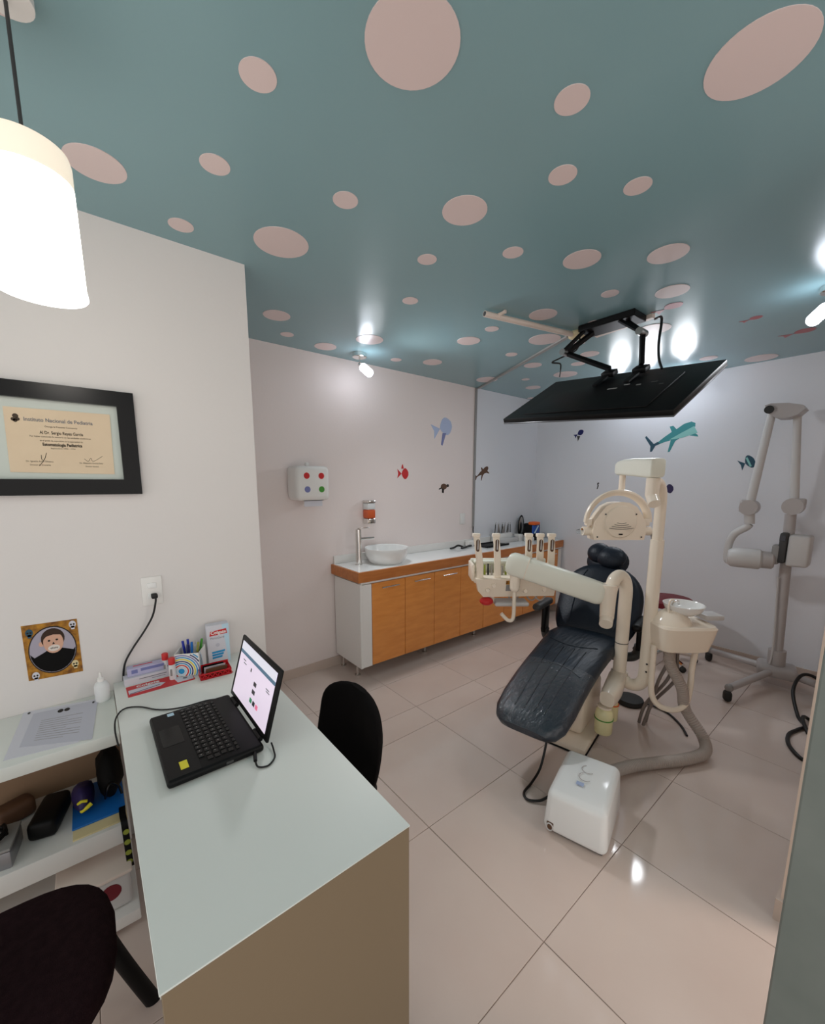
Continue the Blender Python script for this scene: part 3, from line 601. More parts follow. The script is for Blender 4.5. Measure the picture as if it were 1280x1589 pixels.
obj('column', MB().lathe([(.001, 0), (.030, 0), (.030, .006), (.024, .010), (.024, .295), (.001, .298)], (fx, fy, ZW)), 'chrome', t)
obj('spout', MB().cyl((fx+.015, fy, ZW+.215), (fx+.155, fy+.01, ZW+.212), .012, n=14), 'chrome', t)
obj('lever', MB().rbox((fx+.05, fy+.004, ZW+.303), (.11, .02, .008), .003, 2), 'chrome', t)
# soap dispenser
sx, sz = 1.905, 1.222
t = thing('soap_dispenser', 'wall soap dispenser half full of orange soap above the faucet', 'soap dispenser', (sx, YS, sz))
obj('top', MB().rbox((sx, YS-.045, sz+.19), (.085, .085, .022), .006, 2), 'chrome', t)
obj('tank', MB().rbox((sx, YS-.045, sz+.15), (.08, .08, .056), .008, 2), 'bottle_white', t)
obj('soap', MB().rbox((sx, YS-.045, sz+.085), (.08, .08, .074), .008, 2), 'liquid', t)
obj('bottom', MB().rbox((sx, YS-.045, sz+.022), (.085, .085, .05), .010, 2), 'chrome', t)
obj('push_button', MB().cyl((sx, YS-.09, sz+.025), (sx, YS-.10, sz+.025), .012), 'steel', t)
# towel dispenser
yf = YS-.19; pa = ony(459, 722, yf); pb = ony(513, 776, yf); cx_ = (pa.x+pb.x)/2; w_ = pb.x-pa.x; h_ = pa.z-pb.z; cz_ = (pa.z+pb.z)/2
t = thing('towel_dispenser', 'white paper towel dispenser with four stickers on the pink wall', 'dispenser', (cx_, YS, cz_-h_/2))
obj('housing', MB().rbox((cx_, YS-.096, cz_), (w_, .19, h_), .035, 4), 'white', t)
obj('slot', MB().rbox((cx_+.01, YS-.12, cz_-h_/2+.004), (w_*.6, .09, .012), .003, 1), 'darkgrey', t)
obj('paper_towel', MB().rbox((cx_+.01, YS-.15, cz_-h_/2-.02), (w_*.55, .003, .05), .001, 1), 'paper', t)
obj('lock_tab', MB().rbox((cx_-.02, YS-.12, cz_+h_/2+.012), (.03, .03, .03), .01, 2), 'white', t)
for dx, dz, m, lb in ((-.055, .055, 'red', 'plain red round sticker'), (.062, .055, 'red', 'plain red round sticker'), (-.052, -.045, 'bluebox', 'plain blue round sticker'), (.062, -.045, 'green', 'plain green round sticker')):
    obj('sticker', MB().prism(circ(.023, (dx, dz), 24), lambda s, u, d: Vector((cx_+s, yf-.0012-d, cz_+u)), .0008), m, t, label=lb)
# socket, conduit on the far left wall
p = ony(717, 805, YS)
t = thing('socket_outlet', 'white wall socket on the far wall above the worktop', 'socket', (p.x, YS, p.z-.05))
obj('plate', MB().rbox((p.x, YS-.004, p.z), (.07, .008, .115), .003, 2), 'white', t)
obj('insert', MB().rbox((p.x, YS-.009, p.z), (.032, .004, .05), .002, 2), 'white_gloss', t)
XCND = 3.28
solo('cable_trunking', MB().bb((XCND-.012, YS-.014, 1.10), (XCND+.012, YS-.0005, H-.0005)), 'grey', 'thin grey vertical cable trunking running down the far wall', 'trunking')
solo('trunking_cable', MB().tube([(XCND, YS-.010, 1.099), (XCND-.002, YS-.012, 1.05), (XCND-.01, YS-.03, .985), (XCND-.02, YS-.06, ZW+.005)], .006, 8), 'plug', 'black cable hanging out of the wall trunking onto the worktop', 'cable')
# worktop things
def wt(px, Y): return ony(px, 840, Y).x
x = wt(712, 2.90)
mb = MB(); mb.tube([(x-.14, 2.88, ZW+.012), (x-.07, 2.90, ZW+.012), (x-.02, 2.89, ZW+.03), (x+.03, 2.87, ZW+.012), (x-.03, 2.83, ZW+.012), (x+.06, 2.85, ZW+.012), (x+.12, 2.88, ZW+.012), (x+.17, 2.88, ZW+.012)], .010, 8)
solo('cable_bundle', mb, 'plug', 'bundle of black cable lying on the worktop by the wall', 'cable')
x = wt(726, 2.9); solo('white_box', MB().rbox((x+.08, 2.92, ZW+.03), (.14, .06, .06), .006, 2), 'white', 'small white box on the worktop beneath the wall trunking', 'box')
x = wt(760, 2.80)
t = thing('tray', 'flat black tray on the worktop in front of the instrument stand', 'tray', (x+.03, 2.80, ZW))
obj('plate', MB().rbox((x+.03, 2.80, ZW+.006), (.36, .20, .012), .005, 2), 'black', t); obj('rim', MB().rbox((x+.03, 2.895, ZW+.014), (.36, .01, .016), .003, 1).rbox((x+.03, 2.705, ZW+.014), (.36, .01, .016), .003, 1), 'black', t, kind='stuff')
x = wt(778, 2.92)
t = thing('instrument_stand', 'white instrument stand on the worktop full of small steel tools', 'stand', (x, 2.92, ZW))
obj('block', MB().rbox((x, 2.915, ZW+.0505), (.30, .07, .10), .01, 2), 'white', t)
obj('lower_step', MB().rbox((x+.02, 2.85, ZW+.0255), (.34, .05, .05), .008, 2), 'lightgrey', t)
rn = random.Random(5)
for k in range(16):
    xx = x-.13+.0175*k; yy = 2.91+rn.uniform(-.012, .02); dx = rn.uniform(-.02, .02); hh = rn.uniform(.07, .115)
    tt = thing('dental_tool', 'thin steel dental hand tool standing in the white instrument stand', 'tool', (xx, yy, ZW+.1), group='steel tools in the instrument stand')
    obj('shaft', MB().cyl((xx, yy, ZW+.1005), (xx+dx, yy, ZW+.1+hh), .0045, n=8), 'steel' if k % 3 else 'darkgrey', tt)
    obj('tip', MB().tube([(xx+dx, yy, ZW+.1+hh), (xx+dx*1.1, yy, ZW+.115+hh), (xx+dx+.012, yy, ZW+.122+hh)], .0022, 6, 3), 'steel', tt)
x = wt(806, 2.87)
for k, (dx, w, h2, m, lab) in enumerate(((-.035, .07, .075, 'white', 'white small carton on the worktop right of the instrument stand'), (.03, .07, .055, 'lightgrey', 'pale grey carton on the worktop next to the blue pack'), (.0, .09, .05, 'white', 'low white carton on the worktop by the black pack'))):
    solo('small_carton', MB().rbox((x+dx, 2.86 if k < 2 else 2.74, ZW+h2/2), (w, .08, h2), .004, 2), m, lab, 'box', 'cartons at the far end of the worktop')
x = 4.12
t = thing('sterilizer_pack', 'black pack with blue front and orange top at the far end of the worktop', 'pack', (x, 2.80, ZW))
obj('body', MB().rbox((x, 2.80, ZW+.10), (.16, .15, .20), .03, 3), 'black', t)
obj('blue_front', MB().rbox((x-.03, 2.722, ZW+.135), (.13, .02, .10), .008, 2), 'tote_blue', t)
obj('orange_top', MB().rbox((x-.03, 2.745, ZW+.205), (.11, .09, .035), .008, 2), 'orange', t)
obj('blue_stripe', MB().box((x-.03, 2.710, ZW+.135), (.02, .003, .11), mtx=Matrix.Rotation(.7, 3, 'Y')), 'lightblue', t)
t = thing('round_mirror', 'dark oval framed mirror leaning at the wall behind the pack', 'mirror', (4.10, 2.93, ZW))
mt = Matrix.Rotation(math.radians(-8), 3, 'X')
obj('frame', MB().sphere((4.10, 2.935, ZW+.145), (.062, .012, .145), 24, 14), 'black', t)
obj('glass', MB().sphere((4.09, 2.926, ZW+.165), (.040, .008, .105), 20, 12), 'steel', t)

# ================================================================== STICKERS ON WALLS AND CEILING (plain sea animal shapes)
def fish_poly(L, Hh, tail=.3):
    p = []
    for i in range(17):
        a = PI-.35-(2*PI-.7)*i/16 if False else None
    body = [(L*(.5-.62*k/10), Hh*.5*math.sin(PI*min(1, (k+.6)/10.6))**.75) for k in range(11)]
    up = body; dn = [(x, -y) for x, y in reversed(body)]
    return up+[(-L*.5, Hh*.42), (-L*.42, 0), (-L*.5, -Hh*.42)]+dn
def shark_poly(L):
    b = [(.50, .10), (.44, .16), (.30, .17), (.14, .12), (.10, .22), (.03, .23), (.04, .10), (-.12, .05), (-.30, -.02), (-.36, -.02), (-.47, .22), (-.50, .20), (-.44, -.04), (-.48, -.16), (-.44, -.17), (-.34, -.07), (-.16, -.06), (-.02, -.07), (-.14, -.30), (-.10, -.31), (.06, -.12), (.20, -.08), (.32, -.10), (.48, -.20), (.48, -.16), (.40, -.04), (.48, .03)]
    return [(x*L, y*L) for x, y in b]
def on_far(p): return lambda s, u, d: Vector((p.x+s, YS-.0004-d, p.z+u))
def on_back(p): return lambda s, u, d: Vector((XB-.0004-d, p.y-s, p.z+u))
def rotp(poly, a): return [(x*math.cos(a)-y*math.sin(a), x*math.sin(a)+y*math.cos(a)) for x, y in poly]
def sticker(name, label, fn, parts):
    p0 = fn(0, 0, 0); t = thing(name, label, 'sticker', tuple(p0), group='sea animal stickers')
    for k, (nm, poly, th, m) in enumerate(parts): obj(nm, MB().prism(poly, fn, th), m, t, flat=True)
f = on_far(ony(686, 664, YS)); sticker('fish_sticker', 'pale blue whale-like fish sticker high on the pink wall', f, [('body', rotp(fish_poly(.27, .17), .35), .001, 'paleblue'), ('fin', rotp([(.0, -.05), (.05, -.05), (-.01, -.17), (-.03, -.16)], .1), .0014, 'bluebox')])
f = on_far(ony(625, 735, YS)); sticker('fish_sticker', 'small plain red fish sticker on the pink wall right of the soap dispenser', f, [('body', fish_poly(.13, .10)[::1], .001, 'red'), ('fin', [(-.02, .045), (.01, .045), (.0, .085), (-.01, .08)], .001, 'red')])
f = on_far(ony(689, 756, YS)); sticker('turtle_sticker', 'small dark turtle sticker on the pink wall above the worktop', f, [('shell', circ(.042, (-.005, .006), 20, .03), .001, 'brown'), ('head', circ(.016, (.05, .015), 14), .001, 'ink_dark'), ('flipper', [(-.03, -.01), (0, -.02), (-.005, -.06), (-.03, -.055)], .0012, 'ink_dark'), ('flipper', [(-.04, .0), (-.03, -.015), (-.075, -.025), (-.07, -.012)], .0012, 'ink_dark')])
f = on_far(ony(747, 734, YS)); sticker('shark_sticker', 'thin brown shark sticker on the wall just right of the trunking', f, [('body', rotp(shark_poly(.25), .35), .001, 'brown')])
f = on_back(onx(1041, 678, XB)); sticker('shark_sticker', 'large teal shark sticker on the back wall under the television', f, [('body', rotp(shark_poly(.43), .32), .001, 'teal'), ('belly', rotp([(.20, .02), (.21, -.05), (.08, -.045), (-.02, -.02), (.08, .0)], .32), .0014, 'teal_light'), ('tail', rotp([(-.12, .0), (-.155, -.008), (-.2, .095), (-.215, .086), (-.189, -.017), (-.206, -.069), (-.19, -.073), (-.146, -.03), (-.1, -.025)], .32), .0014, 'teal_dark')])
f = on_back(onx(898, 673, XB)); sticker('fish_sticker', 'small dark grey fish sticker left of the teal shark', f, [('body', rotp(fish_poly(.12, .06), .5), .001, 'navy'), ('fin', [(-.02, -.02), (.02, -.03), (-.005, -.085)], .001, 'darkgrey')])
f = on_back(onx(1159, 718, XB)); sticker('fish_sticker', 'dark blue and white tropical fish sticker beside the x-ray arm', f, [('body', rotp(fish_poly(.105, .115), .45), .001, 'teal_dark'), ('stripe', rotp(rect(.014, .085, (.012, 0)), .45), .0014, 'teal_light')])
f = on_back(onx(928, 754, XB)); sticker('seahorse_sticker', 'tiny black seahorse sticker on the back wall', f, [('body', [(-.012, .03), (.004, .038), (.012, .026), (.0, .022), (.006, 0), (-.004, -.036), (-.014, -.036), (-.006, 0)], .001, 'ink_dark')])
f = on_back(onx(1035, 759, XB)); sticker('fish_sticker', 'dark purple fish sticker right of the lamp post', f, [('body', rotp(fish_poly(.11, .09), .2), .001, 'purple')])
for px, py, lab, L in ((1036, 478, 'red fish sticker on the ceiling nearest the television mount', .16), (1166, 495, 'faint red fish sticker on the ceiling in the middle', .11), (1238, 516, 'red fish sticker on the ceiling nearest the right edge', .18)):
    p = onz(px, py, H); f = (lambda p: lambda s, u, d: Vector((p.x-.55*s+.83*u, p.y-.83*s-.55*u, H-.0004-d)))(p)
    sticker('fish_sticker', lab, f, [('body', rotp(fish_poly(L, L*.55), .3), .001, 'faded_red')])

# ================================================================== CHAIRS AT THE DESK
def visitor_chair(name, label, loc, rz, fab):
    """seat faces local +Y; origin on the floor under the seat centre"""
    t = thing(name, label, 'chair', (loc[0], loc[1], 0), rz)
    secs = []
    for k in range(21):   # backrest, bottom to top
        v = .5-.5*math.cos(PI*k/20); z = .475+.335*v; y = -.20-.06*v-.02*math.sin(PI*v); w = .205*(1-abs(2*v-.95)**5*.55) if v > .1 else .15
        w = .212*max(.06, (1-abs((v-.48)/.525)**3.4))**.5; dpt = .028*max(.15, (1-abs((v-.5)/.505)**6))**.5
        ring = []; n = 28
        for i in range(n):
            a = 2*PI*i/n; x = w*math.copysign(abs(math.cos(a))**.55, math.cos(a)); d = dpt*math.sin(a)
            ring.append(Vector((x, y+d+.05*(x/.21)**2, z)))
        secs.append(ring)
    obj('backrest', MB().ring_surf(secs), fab, t, local=True)
    A, B = Vector((1, 0, 0)), Vector((0, 0, 1))
    obj('seat', MB().loft([((0, y, .455), A, B, w, h, 4) for y, w, h in [(.22*c, .222*max(.02, 1-abs(c)**2.8)**(1/2.8), .036*max(.02, 1-abs(c)**6)**.5) for c in [-math.cos(PI*k/18) for k in range(19)]]]), fab, t, local=True)
    for s in (-1, 1):
        obj('back_post', MB().tube([(s*.12, -.17, .44), (s*.12, -.235, .47), (s*.12, -.225, .53), (s*.12, -.218, .58)], .011, 8, flat=1.4), 'black', t, local=True)
        obj('leg', MB().tube([(s*.175, .15, .425), (s*.16, .215, .20), (s*.15, .275, .012), (s*.15, .28, 0)], .016, 12, flat=1.3), 'black', t, local=True)
        obj('leg', MB().tube([(s*.20, -.10, .425), (s*.225, -.17, .20), (s*.245, -.23, .012), (s*.246, -.232, 0)], .0145, 12, flat=1.3), 'black', t, local=True)
        obj('seat_rail', MB().tube([(s*.20, .14, .42), (s*.20, 0, .415), (s*.20, -.12, .42)], .012, 8), 'black', t, local=True)
    return t
visitor_chair('visitor_chair', 'black fabric chair tucked behind the far side of the desk', (.475, 1.215), PI/2, 'fabric_black')
visitor_chair('visitor_chair', 'dark brown fabric chair at the near left facing the laptop side of the desk', (-.262, 1.13), -PI/2, 'fabric_brown')

# ================================================================== TELEVISION ON CEILING MOUNT
TA, TB_, TC, TD = Vector((2.543, 1.591, 2.248)), Vector((2.491, .636, 2.169)), Vector((2.01, .685, 1.887)), Vector((2.061, 1.64, 1.965))
tc_ = (TA+TB_+TC+TD)/4; ex = (TB_-TA).normalized(); ey = (TD-TA); ey = (ey-ex*ey.dot(ex)).normalized(); ez = ex.cross(ey)
if ez.z < 0: ez = -ez; ex = -ex
mt = Matrix((ex, ey, ez)).transposed()
t = thing('television', 'large black flat television tilted down from a ceiling bracket', 'television', tuple(tc_))
def tvp(a, b, c): return tc_+ex*a+ey*b+ez*c
obj('panel', MB().rbox(tvp(0, 0, -.016), (.965, .565, .032), .006, 2, 0, mt), 'black', t)
obj('bezel', MB().rbox(tvp(0, 0, -.030), (.968, .568, .008), .002, 1, 0, mt), 'bezel', t)
obj('screen', MB().prism(rect(.94, .54), lambda s, u, d: tvp(s, u, -.0345-d), .001), 'black_gloss', t)
obj('rear_housing', MB().rbox(tvp(0, .04, .003), (.70, .40, .010), .004, 2, 0, mt), 'black', t)
sx_ = 1 if ex.y < 0 else -1
for k, (a, b, w, l) in enumerate(((.05, -.02, .05, .012), (.11, -.06, .03, .010), (.18, -.04, .022, .010), (.25, -.06, .03, .012), (.30, -.02, .02, .010))):
    obj('rear_slot', MB().rbox(tvp(sx_*a, b, .0085), (w, l, .002), .0005, 1, 0, mt), 'grey' if k < 3 else 'darkgrey', t)
mt_top = Vector((2.60, 1.27, H))
t2 = thing('television_bracket', 'black folding metal television bracket bolted to the ceiling', 'bracket', tuple(mt_top))
obj('ceiling_plate', MB().rbox((2.60, 1.27, H-.02), (.16, .34, .038), .004, 1), 'black', t2)
for s, (yt, yb) in enumerate(((1.38, 1.37), (1.17, 1.19))):
    top = Vector((2.60, yt, H-.04)); low = tvp(sx_*(-.08+.18*s), -.245, .045)
    kn = Vector((2.50, yt+(.12 if s == 0 else -.13), 2.40))
    obj('upper_arm', MB().tube([top, kn], .017, 4, 0), 'black', t2); obj('upper_arm', MB().tube([top+Vector((-.05, .03, .01)), kn+Vector((-.04, .0, 0))], .012, 4, 0), 'black', t2)
    obj('lower_arm', MB().tube([kn, low], .016, 4, 0), 'black', t2)
    obj('knuckle', MB().cyl(kn+Vector((-.05, 0, 0)), kn+Vector((.03, 0, 0)), .02, n=14), 'steel', t2)
    c = tvp(sx_*(-.08+.18*s), -.235, .022)
    obj('foot', MB().rbox(c, (.075, .06, .03), .006, 2, 0, mt), 'black', t2)
    obj('mount_rail', MB().rbox(tvp(sx_*(-.08+.18*s), -.17, .018), (.03, .20, .014), .002, 1, 0, mt), 'black', t2)
t = thing('junction_box', 'round cream junction box on the ceiling beside the bracket', 'junction box', (2.624, 1.50, H))
obj('box', MB().lathe([(.001, H), (.05, H), (.058, H-.012), (.055, H-.03), (.04, H-.038), (.001, H-.04)], (2.624, 1.50, 0)), 'yellow_pvc', t)
t = thing('conduit_pipe', 'white plastic conduit pipe with open end fixed under the ceiling', 'pipe', (2.2, 1.57, H))
P0, P1 = Vector((1.885, 1.659, H-.02)), Vector((2.575, 1.512, H-.02))
obj('pipe', MB().cyl(P0, P1, .0165, n=16), 'pvc', t); obj('open_end', MB().cyl(P0+(P0-P1)*.001, P0-(P0-P1)*.004, .0135, n=14), 'darkgrey', t)
c = P0+(P1-P0)*.13
obj('clip', MB().rbox(c+Vector((0, -.025, .008)), (.02, .07, .012), .003, 2).cyl(c, c+Vector((0, -.06, .015)), .009, n=10), 'pvc', t)
d = Vector((2.60, 1.555, 0))-Vector((3.278, 2.966, 0)); ang = math.atan2(d.y, d.x); m_ = (Vector((2.645, 1.555, 0))+Vector((3.278, 2.966, 0)))/2
solo('overhead_trunking', MB().box((m_.x, m_.y, H-.0065), (1.535, .028, .012), ang), 'grey', 'flat grey cable trunking crossing the ceiling to the far wall', 'trunking')
d2 = Vector((2.569, 1.05, 0))-Vector((2.612, 1.44, 0))
solo('overhead_trunking', MB().box((2.715, 1.25, H-.0125), (.03, .37, .024), -.12), 'pvc', 'short white cable trunking beside the television bracket', 'trunking')
solo('television_cable', MB().tube([(2.70, 1.06, H-.03), (2.65, 1.01, H-.045), (2.56, .97, H-.11), (2.52, .96, H-.22), (2.46, .93, H-.32), (2.43, .90, H-.385)], .007, 8), 'plug', 'thick black cable arching from the ceiling down to the television', 'cable')
solo('bracket_cable', MB().tube([(2.61, 1.475, H-.042), (2.60, 1.47, H-.07), (2.57, 1.475, H-.13), (2.52, 1.56, H-.17), (2.50, 1.60, H-.19), (2.53, 1.56, H-.2), (2.51, 1.54, H-.24), (2.51, 1.545, 2.265)], .005, 8), 'plug', 'thin black cable curling beside the television bracket', 'cable')

# ================================================================== DENTAL CHAIR
CA = math.radians(11); CB = Vector((2.443, 1.284, 0))
U = Vector((math.cos(CA), math.sin(CA), 0)); Wv = Vector((-math.sin(CA), math.cos(CA), 0)); Zv = Vector((0, 0, 1))
def C(u, w, z): return CB+U*u+Wv*w+Zv*z
t = thing('dental_chair', 'reclined dark blue dental chair with plastic covered leg rest', 'dental chair', tuple(CB))
obj('base_plate', MB().rbox(C(-.11, 0, .022), (.56, .42, .040), .012, 2, CA), 'cream', t)
obj('base_skirt', MB().rbox(C(-.11, 0, .005), (.572, .432, .010), .004, 1, CA), 'black', t)
obj('pedestal', MB().rbox(C(-.06, 0, .17), (.40, .30, .26), .03, 3, CA), 'cream', t)
obj('seat_frame', MB().rbox(C(-.02, 0, .355), (.62, .26, .13), .03, 3, CA), 'cream', t)
def pad_secs(path, half, thick, grow=0, e=3.2):
    out = []; n = len(path)
    for i, (u, z) in enumerate(path):
        u0, z0 = path[max(i-1, 0)]; u1, z1 = path[min(i+1, n-1)]
        d = Vector((u1-u0, 0, z1-z0)).normalized(); nrm = (U*(-d.z)+Zv*d.x)
        out.append((C(u, 0, z), Wv, nrm, half[i]+grow, thick[i]+grow, e))
    return out
path = [(-.79, .272), (-.783, .282), (-.757, .295), (-.70, .315), (-.60, .350), (-.45, .395), (-.30, .430), (-.15, .455), (0, .475), (.12, .482), (.22, .475), (.29, .465), (.32, .460)]
half = [.075, .130, .168, .195, .206, .208, .210, .213, .22, .228, .225, .20, .15]
thk = [.014, .038, .052, .058, .055, .058, .060, .062, .066, .068, .066, .058, .03]
seat = obj('leg_seat_pad', MB().loft(pad_secs(path, half, thk), 44), 'leather_leg', t)
obj('clear_cover', MB().loft(pad_secs(path[:7], half[:7], thk[:7], .006), 44), 'film', seat)
def on_pad(u, w):
    for (a, b), (h0, h1), (t0, t1) in zip(zip(path, path[1:]), zip(half, half[1:]), zip(thk, thk[1:])):
        if a[0] <= u <= b[0]:
            k = (u-a[0])/(b[0]-a[0]); z = a[1]+(b[1]-a[1])*k; hw = h0+(h1-h0)*k; th = t0+(t1-t0)*k
            return C(u, w, z)+(-U*.25+Zv).normalized()*th*(1-min(1, abs(w)/hw)**3.2)**(1/3.2)
for w0 in (-.09, -.03, .03, .09):
    obj('seam', MB().tube([on_pad(-.70+.05*k, w0*(.9+.02*k)) for k in range(13)], .0035, 6, 2), 'leather', seat)
for u0, cv in ((-.02, -.05), (-.36, .05)):
    obj('seam', MB().tube([on_pad(u0+cv*(1-(w/.15)**2), w) for w in [-.15+.03*k for k in range(11)]], .004, 6, 2), 'leather', seat)
# backrest
bs = []
for k in range(17):
    v = k/16; c = C(.285+.315*v+.05*math.sin(PI*v)*.6, -.012, .475+.475*v)
    hw = .290*max(.05, 1-abs((v-.42)/.60)**2.6)**.5; th = .058*max(.12, 1-abs((v-.5)/.53)**4)**.5
    nn = (-U*.86+Zv*.51)
    bs.append((c, Wv, nn, hw, th, 2.6))
back = obj('backrest', MB().loft(bs, 40), 'leather', t)
obj('piping', MB().tube([bs[i][0]+bs[i][2]*bs[i][4]*.93+Wv*bs[i][3]*.55 for i in range(2, 15)], .004, 6, 2), 'leather_leg', back)
obj('piping', MB().tube([bs[i][0]+bs[i][2]*bs[i][4]*.93-Wv*bs[i][3]*.55 for i in range(2, 15)], .004, 6, 2), 'leather_leg', back)
hd = C(.640, -.008, .975)
mtx = Matrix((U*.51+Zv*.86, Wv, -U*.86+Zv*.51)).transposed()
hr = obj('headrest', MB().sphere(hd, (.125, .15, .058), 28, 14, mtx), 'leather', t)
obj('head_bolster', MB().sphere(hd+Vector(-U*.05+Zv*.045)-Wv*.035, (.085, .105, .05), 24, 12, mtx), 'leather', hr)
obj('head_bolster', MB().sphere(hd+Vector(-U*.02+Zv*.065)+Wv*.06, (.08, .085, .05), 24, 12, mtx), 'leather', hr)
obj('head_stem', MB().rbox(C(.625, 0, .905), (.03, .06, .16), .008, 2, CA), 'chrome', hr)
obj('back_shell', MB().loft([(c-nn*.05, A, nn, a*.9, b*.5, e) for c, A, nn, a, b, e in bs], 30), 'cream', back)
for s in (1, -1):
    w = s*.315
    am = obj('armrest', MB().rbox(C(.22 if s > 0 else .33, w, .675 if s > 0 else .635), (.27, .065, .05), .022, 3, CA), 'darkgrey' if s > 0 else 'black', t)
    x0 = .28 if s > 0 else .36; zt = .66 if s > 0 else .62
    obj('arm_post', MB().rbox(C(x0, w, (zt+.44)/2), (.09, .035, zt-.44), .014, 3, CA), 'black', am)
    obj('arm_elbow', MB().tube([C(x0, w, .47), C(x0+.01, w*.97, .41), C(x0, w*.85, .375), C(x0-.03, w*.5, .365)], .032, 12), 'darkgrey', am)
obj('lever', MB().rbox(C(.18, .24, .44), (.10, .04, .02), .006, 2, CA), 'steel', t)

# ================================================================== DELIVERY UNIT (post, arm, instrument head)
PA = Vector((2.60, 1.055, 0)); PBp = Vector((2.60, .903, 0))
t = thing('delivery_unit', 'cream dental delivery unit with swing arm, instrument head and five holders', 'dental unit', (PA.x, PA.y, 0))
obj('bracket', MB().loft([((2.63, 1.06, .315), (0, 1, 0), (0, 0, 1), .05, .05, 3), ((2.56, 1.05, .315), (0, 1, 0), (0, 0, 1), .055, .055, 3), ((2.45, 1.02, .305), (0, 1, 0), (0, 0, 1), .055, .060, 3), ((2.36, 1.0, .300), (0, 1, 0), (0, 0, 1), .050, .052, 3), ((2.30, .99, .298), (0, 1, 0), (0, 0, 1), .042, .045, 3)], 28), 'cream_gloss', t, label='cream cast bracket at the chair side')
obj('collar', MB().cyl(PA+Zv*.28, PA+Zv*.36, .056, .05, 24), 'cream_gloss', t)
Q = PA+Zv*.34
post = obj('post', MB().tube([PA+Zv*.34, PA+Zv*.55, PA+Zv*.78, PA+Zv*.895, PA+Vector((-.015, .007, .965)), PA+Vector((-.055, .02, 1.0)), PA+Vector((-.10, .032, .98)), PA+Vector((-.128, .037, .92)), PA+Vector((-.135, .039, .865))], .039, 18), 'cream_gloss', t)
obj('seam_ring', MB().lathe([(.038, .555), (.0402, .555), (.0402, .560), (.038, .560)], PA, 24), 'darkgrey', post)
J = PA+Vector((-.145, .042, 0))
obj('elbow_joint', MB().cyl(J+Zv*.745, J+Zv*.955, .042, .048, 24).sphere(J+Zv*.745, .042), 'cream_gloss', t)
obj('joint_cap', MB().cyl(J+Vector((0, 0, .745)), J+Vector((-.05, -.02, .715)), .040, .038, 24), 'cream_gloss', t)
E0 = J+Vector((-.01, .02, .885)); E1 = Vector((2.20, 1.60, 1.03))
dd = (E1-E0).normalized(); a_, b_, _ = basis(dd)
secs = []
for k, hh in ((0, .05), (.02, .062), (.06, .070), (.2, .072), (.5, .073), (.8, .074), (.93, .076), (1.0, .078), (1.06, .074), (1.10, .060), (1.115, .035)):
    secs.append((E0+(E1-E0)*k, a_, b_, hh*.72, hh, 3.4))
arm = obj('swing_arm', MB().loft(secs, 32), 'greycream', t)
obj('arm_band', MB().loft([(E0+(E1-E0)*k, a_, b_, .0565, .0785, 3.4) for k in (.86, .868)], 32), 'cream', arm)
# instrument head: local x to the viewer's right, local -y to the viewer
HA = YAW-PI/2; HO = Vector((2.30, 1.70, 0))
hx = Vector((math.cos(HA), math.sin(HA), 0)); hy = Vector((-math.sin(HA), math.cos(HA), 0))
def Hd(x, y, z): return HO+hx*x+hy*y+Zv*z
piv = E1+dd*.04+hx*.035
obj('arm_pivot', MB().cyl(piv+Zv*-.17, piv+Zv*-.03, .034, .036, 20).sphere(piv+Zv*-.17, .034), 'cream_gloss', t)
obj('drop_rod', MB().tube([piv+Zv*-.17, piv+Zv*-.27, piv+Zv*-.36, piv+Vector((0, 0, -.40))-hx*.01, piv+Zv*-.40-hx*.04, piv+Zv*-.355-hx*.085], .013, 10), 'cream_gloss', t)
hp = obj('head_panel', MB().prism([(-.275, .92), (.285, .925), (.275, .795), (-.215, .785), (-.255, .83)], lambda s, u, d: Hd(s, -.10+(.925-u)*.25+d, u), .05), 'cream', t)
hb = obj('head_tray', MB().rbox(Hd(.0, .06, .90), (.56, .22, .05), .015, 2, HA), 'cream', t)
obj('tray_back', MB().rbox(Hd(.0, .155, .96), (.56, .03, .12), .012, 2, HA), 'greycream', t)
obj('tray_lip', MB().rbox(Hd(-.13, .12, 1.0), (.26, .06, .022), .008, 2, HA), 'greycream', t)
obj('side_cheek', MB().rbox(Hd(-.285, .05, .95), (.02, .18, .12), .008, 2, HA), 'cream', t)
obj('side_cheek', MB().rbox(Hd(.285, .05, .94), (.02, .18, .10), .008, 2, HA), 'cream', t)
fp = lambda x, z: (lambda s, u, d: Hd(x+s, -.10+(.925-z-u)*.25-.0006-d, z+u))
obj('yellow_label', MB().prism(rect(.045, .028, (0, 0)), fp(-.045, .895), .0008), 'mustard', hp)
obj('grey_label', MB().prism(rect(.05, .045, (0, 0)), fp(-.04, .855), .0008), 'grey', hp)
for x, z in ((-.15, .875), (-.19, .84), (.07, .835), (.20, .885), (.20, .845)): obj('knob', MB().cyl(fp(x, z)(0, 0, 0), fp(x, z)(0, 0, .014), .016, .013, 16), 'cream_gloss', hp)
rn = random.Random(11)
for k in range(12):
    x = -.22+.025*k if k < 8 else .0+.03*(k-8)
    obj('instrument_tip', MB().cyl(Hd(x, .02, .925), Hd(x, .03, .985+rn.uniform(0, .02)), .008, .006, 8), ('steel', 'olive', 'darkgrey')[k % 3], hb)
